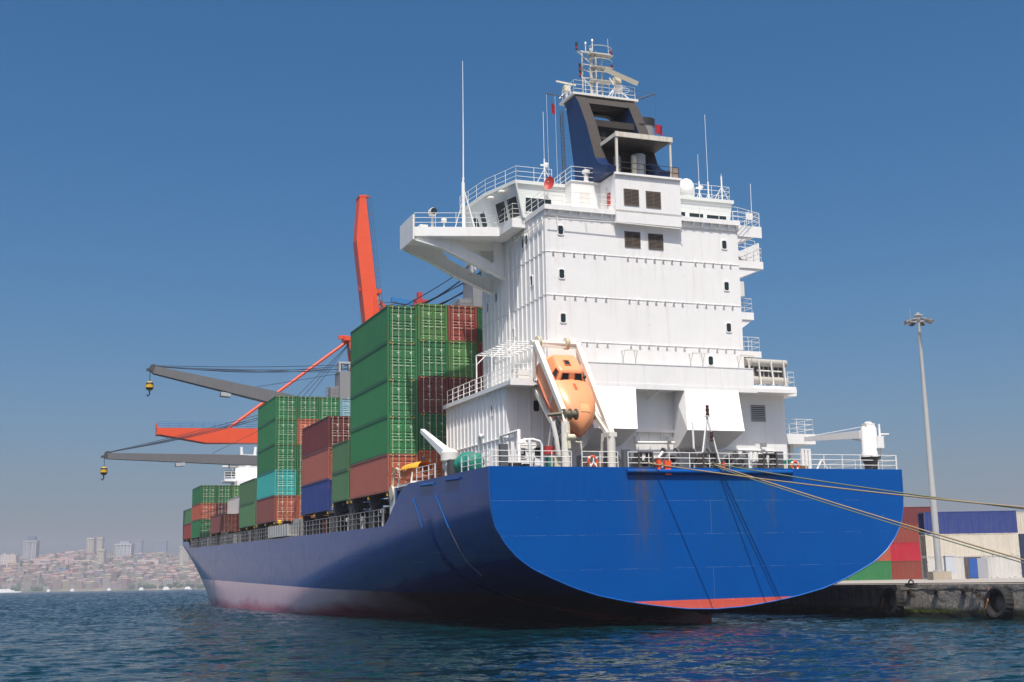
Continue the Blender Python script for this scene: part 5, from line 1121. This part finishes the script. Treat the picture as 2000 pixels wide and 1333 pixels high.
L = 38.0; T_b = Matrix.Translation((gx, 0, 29.2)) @ Matrix.Rotation(math.pi, 4, 'Z') @ Matrix.Rotation(R(1.1), 4, 'Y')
bo = boom_mesh(L).build('boom', ORANGE, gt); bo.matrix_local = T_b
m = MB(); m.rail([(2, 1.3, 0), (L, 1.3, 0)], 1.1, 3, 2., .03, .03); m.rail([(2, -1.3, 0), (L, -1.3, 0)], 1.1, 3, 2., .03, .03); m.build('boom_railing', CRBLUE, bo)
MB().box(18.5, 20.0, -1., 1., .0, 1.3).build('boom_sheave', REDP, bo)
m = MB(); tipw = T_b @ Vector((25.6, 0, .1)); m.tube([(gx-3.6, 0, gap-.2), tipw], .28, 8); m.build('forestay', ORANGE, gt, smooth=40)
m = MB()
for dy in (-.6, 0, .6): m.tube([(gx-3.4, dy, gap-.8), T_b @ Vector((17+dy*3, dy, .3))], .05, 5)
m.build('hoist_cable', CABLE, gt)
gt, gx, gap = gantry(118.0, 32.5, True, 'orange gantry crane with its boom raised steeply above the green containers')
L = 36.8; bo = boom_mesh(L).build('boom', ORANGE, gt); T_b = Matrix.Translation((gx-.4, 0, 33.)) @ Matrix.Rotation(math.pi, 4, 'Z') @ Matrix.Rotation(R(-83.4), 4, 'Y'); bo.matrix_local = T_b
m = MB(); m.rail([(3, 1.35, 0), (L, 1.35, 0)], .9, 2, 1.7, .035, .035); m.rail([(3, -1.35, 0), (L, -1.35, 0)], .9, 2, 1.7, .035, .035); m.build('boom_railing', GREY, bo)
MB().box(14.5, 16.2, -1., 1., .0, 1.2).build('boom_sheave', REDP, bo)
m = MB()
for dy in (-1., -.5, .0, .5, 1.): m.tube([T_b @ Vector((16+dy, dy, 1.0)), (gx+6.+dy, dy, 51.3+dy*.3)], .06, 5)
m.build('hoist_cable', CABLE, gt)
m = MB(); m.obox((gx+5.8, 0, 32.5), (gx+5.8, 0, 50.), .7, .7); m.build('sheave_post', CRBLUE, gt)
m = MB(); m.obox((gx+.5, 0, 50.9), (gx+5., 0, 50.5), .8, .9); m.build('tie_beam', CRBLUE, gt)
m = MB(); m.obox((gx+3, .4, 51.0), (gx+9.5, .4, 50.3), .35, .35); m.build('walkway_rail', WHITE, gt); m = MB(); m.box(gx+4.6, gx+7., -.8, .8, 49.8, 51.2); m.box(gx+5.4, gx+6.2, -.5, .5, 51.2, 52.6); m.build('sheave_nest', REDP, gt)

# ------------------------------------------------------------------ another ship far ahead, and the ferries
t = thing('moored_vessel', 'distant white ship bridge with a stout mast rising behind the forward containers', 'ship', Matrix.Translation((-62.4, 290, 0)) @ Matrix.Rotation(YAW, 4, 'Z'))
m = MB(); m.prism([(-6, -14), (6, -14), (6, 18), (3, 26), (0, 30), (-3, 26), (-6, 18)], 'z', -1, 5); m.build('hull', FUNBLUE, t)
m = MB(); m.box(-5, 5, -8, 10, 5, 15); m.box(-3.2, 3.2, -4, 8, 15, 27.); m.box(-5.5, 5.5, 0, 6, 27, 27.6); m.build('deckhouse', WHITE, t)
m = MB(); m.box(-3., 3., 0.5, 6, 27.6, 30.6); m.box(-6, 6, .5, 3, 30.4, 30.7); m.build('wheelhouse', WHITE, t); m = MB(); m.box(-5.4, -3.1, .2, .4, 28.2, 29.5); m.build('window', GLASS, t)
m = MB(); m.tube([(0, 1, 26), (0, 1, 33)], .8, 10, r2=.6); m.box(-1.9, 1.9, .6, 1.4, 33, 33.4); m.tube([(-1.5, 1, 33), (-1.7, 1, 35.2)], .35, 8); m.tube([(1.5, 1, 33), (1.7, 1, 35.2)], .35, 8); m.rail([(-5.5, 0, 27.6), (5.5, 0, 27.6)], 1.6, 3, 1.6, .06, .06); m.build('mast', WHITE, t, smooth=40)

# ------------------------------------------------------------------ far shore
def city_mat(name):
    m_, t_, p = nodes(name); oi = N(t_, 'ShaderNodeObjectInfo'); v = coords(t_, out='Object')
    g = N(t_, 'ShaderNodeNewGeometry'); sp = N(t_, 'ShaderNodeSeparateXYZ'); t_.links.new(v, sp.inputs[0])
    at = N(t_, 'ShaderNodeAttribute'); at.attribute_name = 'tint'
    h = math_(t_, 'FRACT', math_(t_, 'MULTIPLY', math_(t_, 'ADD', sp.outputs[0], sp.outputs[1]), .28)); z = math_(t_, 'FRACT', math_(t_, 'MULTIPLY', sp.outputs[2], .31))
    wn = math_(t_, 'MULTIPLY', ramp(t_, h, .48, .5), ramp(t_, z, .42, .44))
    nz = N(t_, 'ShaderNodeSeparateXYZ'); t_.links.new(g.outputs['Normal'], nz.inputs[0]); side = math_(t_, 'LESS_THAN', nz.outputs[2], .4)
    col = mix(t_, math_(t_, 'MULTIPLY', math_(t_, 'MULTIPLY', wn, side), .8), at.outputs['Color'], (.05, .06, .075))
    col = mix(t_, math_(t_, 'SUBTRACT', 1., side), col, mix(t_, .35, at.outputs['Color'], (.30, .12, .075)))
    t_.links.new(col, p.inputs['Base Color']); p.inputs['Roughness'].default_value = .85; return m_
CITY = city_mat('town_wall')
rng = np.random.default_rng(21)
def hill(x, y):
    shore = 2210 + 40*math.sin(x*.004) + .055*(x+900)
    d = max(0., y - shore); return 1.2 + 74*(1-math.exp(-d/330.)) + 5*math.sin(x*.013+1.)*min(1, d/200) + 4*math.sin(x*.031)*min(1, d/300)
def shore_y(x): return 2210 + 40*math.sin(x*.004) + .055*(x+900)
xs = np.linspace(-2300, 1500, 120); ds = [-30, -4, 0, 15, 40, 80, 130, 200, 290, 400, 550, 720, 1000, 1400]; m = MB()
vs = [(x, shore_y(x)+d, -2. if d < 0 and d < -10 else (0.1 if d < 0 else hill(x, shore_y(x)+d))) for d in ds for x in xs]; k = len(xs)
m.add(vs, [(i*k+j, i*k+j+1, (i+1)*k+j+1, (i+1)*k+j) for i in range(len(ds)-1) for j in range(k-1)])
mm, tt, pp_ = nodes('hillside_ground'); v = coords(tt)
tt.links.new(mix(tt, ramp(tt, noise(tt, .012, 6, v), .4, .6), (.045, .075, .035), (.20, .17, .13)), pp_.inputs['Base Color']); pp_.inputs['Roughness'].default_value = .95
struct(m.build('hillside', mm, smooth=60))
TINTS = [tuple(c*.5 for c in q) for q in [(.62, .55, .44), (.66, .60, .52), (.55, .40, .32), (.60, .46, .36), (.50, .50, .50), (.68, .64, .58), (.52, .34, .27), (.62, .58, .42), (.44, .30, .26), (.58, .50, .46)]]
def set_tint(o, tints):
    me = o.data; at = me.attributes.new('tint', 'FLOAT_COLOR', 'FACE'); at.data.foreach_set('color', [c for t_ in tints for c in (*t_, 1)])
def house_mesh(mb, x, y, z, w_, d_, h_, roof, a):
    ca, sa = math.cos(a), math.sin(a); P_ = lambda u, v_, zz: (x+u*ca-v_*sa, y+u*sa+v_*ca, zz); u, v_ = w_/2, d_/2
    b = [P_(*q, z-6) for q in ((-u, -v_), (u, -v_), (u, v_), (-u, v_))]; t_ = [P_(*q, z+h_) for q in ((-u, -v_), (u, -v_), (u, v_), (-u, v_))]
    fs = [(0, 1, 5, 4), (1, 2, 6, 5), (2, 3, 7, 6), (3, 0, 4, 7)]; vs = b+t_
    if roof: vs += [P_(-u*.6, 0, z+h_+2.2), P_(u*.6, 0, z+h_+2.2)]; fs += [(4, 5, 9, 8), (5, 6, 9), (6, 7, 8, 9), (7, 4, 8)]
    else: fs.append((4, 5, 6, 7))
    mb.add(vs, fs); return len(fs)
HL = {0: 'pale flat-roofed house among many on the hazy far hillside', 1: 'pale house with a red pitched roof on the hazy far hillside'}
cands = []
for i in range(4200):
    x = rng.uniform(-1130, -500) if i < 3500 else rng.uniform(-500, 500); d = 18 + 560*rng.random()**1.25
    w_, d_ = rng.uniform(8, 18), rng.uniform(8, 13); h_ = rng.choice([5, 7.5, 10, 13, 16, 19], p=[.16, .26, .26, .18, .1, .04])
    cands.append((x, shore_y(x)+d, w_, d_, h_, rng.random() < .4, rng.uniform(-.5, .5), TINTS[rng.integers(len(TINTS))]))
def inview(c): return -.452 < c[0]/c[1] < -.252
vis = sorted([c for c in cands if inview(c)], key=lambda c: -c[2]*c[4]/c[1]**2); near = vis[:290]; nearset = set(id(c) for c in near)
for c in near:
    x, y, w_, d_, h_, rf, a, tint = c; tint = tuple(v_*rng.uniform(.85, 1.1) for v_ in tint); mb = MB(); z = hill(x, y); n_ = house_mesh(mb, 0, 0, 0, w_, d_, h_, rf, 0)
    o = mb.build('hillside_house', CITY); o.matrix_basis = Matrix.Translation((x, y, z)) @ Matrix.Rotation(a, 4, 'Z'); set_tint(o, [tint]*n_); tag(o, HL[int(rf)], 'house', 'pitched roof houses on the far shore' if rf else 'flat roofed houses on the far shore')
mb = MB(); tints = []
for c in cands:
    if id(c) in nearset: continue
    x, y, w_, d_, h_, rf, a, tint = c; tints += [tuple(v_*rng.uniform(.85, 1.1) for v_ in tint)]*house_mesh(mb, x, y, hill(x, y), w_, d_, h_, rf, a)
o = mb.build('distant_houses', CITY); set_tint(o, tints); tag(o, 'mass of small houses covering the hazy far shore', 'houses'); o['kind'] = 'stuff'
# clumps of far trees, one mass
mb = MB(); ico = bmesh.new(); bmesh.ops.create_icosphere(ico, subdivisions=1, radius=1); iv = [v_.co.copy() for v_ in ico.verts]; ifc = [[v_.index for v_ in f.verts] for f in ico.faces]; ico.free()
for i in range(1500):
    x = rng.uniform(-1130, -480) if i < 1200 else rng.uniform(-480, 500); d = 8 + 75*rng.random() if rng.random() < .42 else 560*rng.random(); y = shore_y(x)+d
    if d < 90 and math.sin(x*.021+2.) + .6*math.sin(x*.057) < -.2: continue
    s_ = rng.uniform(3, 6.5); z = hill(x, y) + s_*.6
    mb.add([(x+p.x*s_*rng.uniform(.7, 1.3), y+p.y*s_*rng.uniform(.7, 1.3), z+p.z*s_*rng.uniform(.7, 1.3)) for p in iv], ifc)
mm, tt, pp_ = nodes('far_tree_foliage'); v = coords(tt); tt.links.new(mix(tt, noise(tt, .3, 4, v), (.022, .05, .02), (.06, .10, .035)), pp_.inputs['Base Color']); pp_.inputs['Roughness'].default_value = .9
o = mb.build('distant_trees', mm); tag(o, 'dark tree belts between the houses of the far shore', 'trees'); o['kind'] = 'stuff'
# towers on the skyline, each its own building
def tower_block(px, D, y_top, wpx, label, tint, cap=None, crown=None, dark=False):
    """placed by bearing and range along the shore"""
    x = (px-1000)/2409.4*D; s_ = D/2409.4; zt = 2.76 + (1156-.0185*px - y_top)*s_; zb = hill(x, D) - 8; w_ = wpx*s_; d_ = w_*.8
    t = thing('tower_block', label, 'tower', Matrix.Translation((x, D, zb)) @ Matrix.Rotation(rng.uniform(-.1, .1), 4, 'Z')); H = zt - zb
    capz = H*(1-(cap or 0)); m = MB(); m.box(-w_/2, w_/2, -d_/2, d_/2, 0, capz); o = m.build('shaft', CITY, t); tint = tuple(c*.72 for c in tint); set_tint(o, [tint]*6)
    m = MB()
    for i in range(5): xx = lerp(-w_/2, w_/2-w_*.06, i/4); m.box(xx, xx+w_*.06, -d_/2-1.2, -d_/2, 0, capz+.5)
    m.box(-w_/2-.8, w_/2+.8, -d_/2-1.3, d_/2+.8, capz, capz+3)
    o = m.build('mullion', CITY, t); set_tint(o, [tuple(min(.8, c*1.25) for c in tint)]*36)
    if cap: m = MB(); m.box(-w_*.30, w_*.30, -d_*.3, d_*.3, capz+3, H); o = m.build('roof_house', CITY, t); set_tint(o, [crown or tint]*6)
    return t
tower_block(66, 2560, 1052, 24, 'tall tower with pale ribs and a dark square cap at the left', (.46, .47, .49), .17, (.10, .13, .2))
tower_block(181, 2700, 1057, 13, 'left one of the narrow beige twin towers', (.66, .58, .46))
tower_block(199, 2710, 1056, 11, 'right one of the narrow beige twin towers', (.66, .58, .46))
tower_block(247, 2620, 1061, 29, 'broad tower with a stepped white crown right of the twin towers', (.56, .57, .58), .14, (.34, .38, .46))
tower_block(316, 3500, 1062, 22, 'faint grey tower nearly lost in the haze', (.20, .24, .32)); tower_block(273, 3700, 1060, 14, 'faintest tower in the haze right of the stepped white crown', (.26, .28, .34))
tower_block(364, 2500, 1074, 17, 'pale block right beside the bow of the container ship', (.62, .58, .5)); tower_block(203, 2450, 1079, 12, 'small pale block in front of the twin towers', (.64, .58, .44)); tower_block(232, 2640, 1069, 10, 'slim pale block left of the stepped white crown', (.6, .58, .55))
# large plain blocks on the slope
for px, D, yt_, wp, tint, lab in ((113, 2480, 1093, 78, (.60, .42, .36), 'very long pink building with rows of windows on the ridge'), (25, 2440, 1087, 30, (.62, .54, .48), 'wide pale building at the left end of the ridge'), (145, 2330, 1118, 14, (.52, .26, .25), 'red brown block low on the slope'), (62, 2290, 1136, 24, (.58, .42, .34), 'salmon block near the water at the left'), (128, 2350, 1114, 26, (.20, .25, .33), 'blue grey block in the middle of the slope'), (294, 2480, 1096, 40, (.60, .52, .47), 'row of pale pink flats on the ridge to the right')):
    x = (px-1000)/2409.4*D; s_ = D/2409.4; zt = 2.76 + (1156-.0185*px-yt_)*s_; zb = hill(x, D)-6; w_ = wp*s_; m = MB(); m.box(-w_/2, w_/2, -8, 8, 0, zt-zb); m.box(-w_*.32, -w_*.12, -9, 8, 0, zt-zb+2.5); m.box(w_*.15, w_*.36, -9, 8, 0, zt-zb+2)
    o = m.build('apartment_block', CITY); o.matrix_basis = Matrix.Translation((x, D, zb)); set_tint(o, [tint]*18); tag(o, lab, 'building')
for i, (px, D, L_) in enumerate(((20, 2180, 56), (150, 2190, 8), (330, 2060, 12), (282, 2190, 9), (371, 2170, 12), (104, 2195, 6), (220, 2185, 7))):
    x = (px-1000)/2409.4*D
    t = thing('ferry', ['long white ferry at the left edge of the far shore', 'little white boat under the red brown block', 'white ferry in front of the far shore near the bow', 'white ferry berthed left of the one near the bow', 'white boat hidden partly by the bow of the ship', 'tiny white boat below the long pink building', 'small white boat below the middle of the far shore'][i], 'boat', Matrix.Translation((x, D, 0)))
    m = MB(); m.prism([(-L_/2, -3), (L_*.38, -3), (L_/2, 0), (L_*.38, 3), (-L_/2, 3)], 'z', -.3, 2.4); m.build('hull', WHITE, t); m = MB(); m.box(-L_*.42, L_*.28, -2.4, 2.4, 2.4, 4.6); m.box(-L_*.2, L_*.16, -2., 2., 4.6, 6.6 if L_ > 20 else 5.2); m.build('cabin', WHITE, t)
    if L_ > 20: m = MB(); m.box(-L_*.10, -L_*.02, -1., 1., 6.6, 9.); m.build('funnel', MIDGREY, t)

# ------------------------------------------------------------------ water
def axis(lo, hi, step, far0, far1, g=1.22):
    a = list(np.arange(lo, hi+1e-6, step)); s_ = step; x = hi; up_ = []
    while x < far1: s_ *= g; x += s_; up_.append(min(x, far1))
    s_ = step; x = lo; dn = []
    while x > far0: s_ *= g; x -= s_; dn.append(max(x, far0))
    return np.array(dn[::-1] + a + up_)
X_ = axis(-45, 42, .30, -2600, 2200, 1.22); X_ = X_[X_ > -45.01]; s_ = .3; xl = []; x = -45.
while x > -1150: s_ *= 1.011; x -= s_; xl.append(x)
X_ = np.concatenate([[-2600., -1700.], xl[::-1], X_]); Y_ = [24.]; s_ = .16
while Y_[-1] < 2150: s_ *= 1.006; Y_.append(Y_[-1]+s_)
while Y_[-1] < 3900: s_ *= 1.2; Y_.append(Y_[-1]+s_)
Y_ = np.array([-140, -60, -20, 0, 10, 18] + Y_); GX, GY = np.meshgrid(X_, Y_); Z_ = np.zeros_like(GX)
for i in range(46):
    lam = .5*1.07**i; a = rng.normal(-.25, .75); kx, ky = math.sin(a)*2*math.pi/lam, math.cos(a)*2*math.pi/lam; amp = .0042*lam**.5; ph = rng.uniform(0, 6.28)
    wv = np.sin(kx*GX + ky*GY + ph); Z_ += amp*(wv + .25*np.cos(2*(kx*GX+ky*GY+ph)))
fadew = np.clip((230-np.hypot(GX, GY))/120, 0, 1)*np.clip((60-np.abs(GX))/20, 0, 1); Z_ *= fadew
DY = np.gradient(Y_)[:, None]*np.ones_like(GX); Z_ += rng.normal(0, 1, GX.shape)*np.minimum(.28, .068*DY)*np.clip((np.hypot(GX, GY)-70)/90, 0, 1)*((GY > 24) & (GX > -1200) & (GX < 60))
ny, nx = GX.shape; me = bpy.data.meshes.new('sea'); co = np.stack([GX, GY, Z_], -1).reshape(-1, 3)
idx = np.arange(ny*nx).reshape(ny, nx); quads = np.stack([idx[:-1, :-1], idx[:-1, 1:], idx[1:, 1:], idx[1:, :-1]], -1).reshape(-1, 4)
me.vertices.add(len(co)); me.vertices.foreach_set('co', co.ravel()); me.loops.add(quads.size); me.loops.foreach_set('vertex_index', quads.ravel()); me.polygons.add(len(quads)); me.polygons.foreach_set('loop_start', np.arange(0, quads.size, 4)); me.polygons.foreach_set('use_smooth', np.ones(len(quads), bool)); me.update(); me.validate()
mw, tw_, pw = nodes('sea_water'); v = coords(tw_, (.55, 1., 1.))
pw.inputs['Base Color'].default_value = (.0011, .018, .024, 1); pw.inputs['Roughness'].default_value = .10; pw.inputs['IOR'].default_value = 1.30; pw.inputs['Specular IOR Level'].default_value = .36
gust = ramp(tw_, noise(tw_, .03, 3, coords(tw_, (.22, 1., 1.))), .3, .7, (.6,)*3+(1,), (1.2,)*3+(1,))
acc = None                                  # chop finer than the mesh: slopes straight from noise, so they survive far away
for scale_, amp_ in ((.5, .9), (1.6, 1.4), (4.5, 1.1), (11., .5)):
    nn = N(tw_, 'ShaderNodeTexNoise'); nn.inputs['Scale'].default_value = scale_; nn.inputs['Detail'].default_value = 2.; tw_.links.new(v, nn.inputs['Vector'])
    sb = N(tw_, 'ShaderNodeVectorMath', operation='SUBTRACT'); tw_.links.new(nn.outputs['Color'], sb.inputs[0]); sb.inputs[1].default_value = (.5, .5, .5)
    ml = N(tw_, 'ShaderNodeVectorMath', operation='MULTIPLY'); tw_.links.new(sb.outputs[0], ml.inputs[0]); ml.inputs[1].default_value = (amp_*.6, amp_, 0.)
    if acc is None: acc = ml.outputs[0]
    else:
        ad = N(tw_, 'ShaderNodeVectorMath', operation='ADD'); tw_.links.new(acc, ad.inputs[0]); tw_.links.new(ml.outputs[0], ad.inputs[1]); acc = ad.outputs[0]
scl = N(tw_, 'ShaderNodeVectorMath', operation='SCALE'); tw_.links.new(acc, scl.inputs[0]); tw_.links.new(gust, scl.inputs['Scale'])
gm = N(tw_, 'ShaderNodeNewGeometry'); ad = N(tw_, 'ShaderNodeVectorMath', operation='ADD'); tw_.links.new(scl.outputs[0], ad.inputs[0]); tw_.links.new(gm.outputs['Normal'], ad.inputs[1])
nm_ = N(tw_, 'ShaderNodeVectorMath', operation='NORMALIZE'); tw_.links.new(ad.outputs[0], nm_.inputs[0]); tw_.links.new(nm_.outputs[0], pw.inputs['Normal'])
me.materials.append(mw); sea = bpy.data.objects.new('sea', me); COL.objects.link(sea); struct(sea)

# ------------------------------------------------------------------ haze
m = MB(); m.box(-2700, 2300, -150, 4300, -4, 165); hzm = bpy.data.materials.new('haze'); hzm.use_nodes = True; th = hzm.node_tree
th.nodes.remove(th.nodes['Principled BSDF']); pv = th.nodes.new('ShaderNodeVolumePrincipled'); pv.inputs['Color'].default_value = (.80, .84, .96, 1); pv.inputs['Density'].default_value = .0002; pv.inputs['Anisotropy'].default_value = .0
th.links.new(pv.outputs[0], th.nodes['Material Output'].inputs['Volume']); hz = m.build('haze', hzm); hz['kind'] = 'stuff'
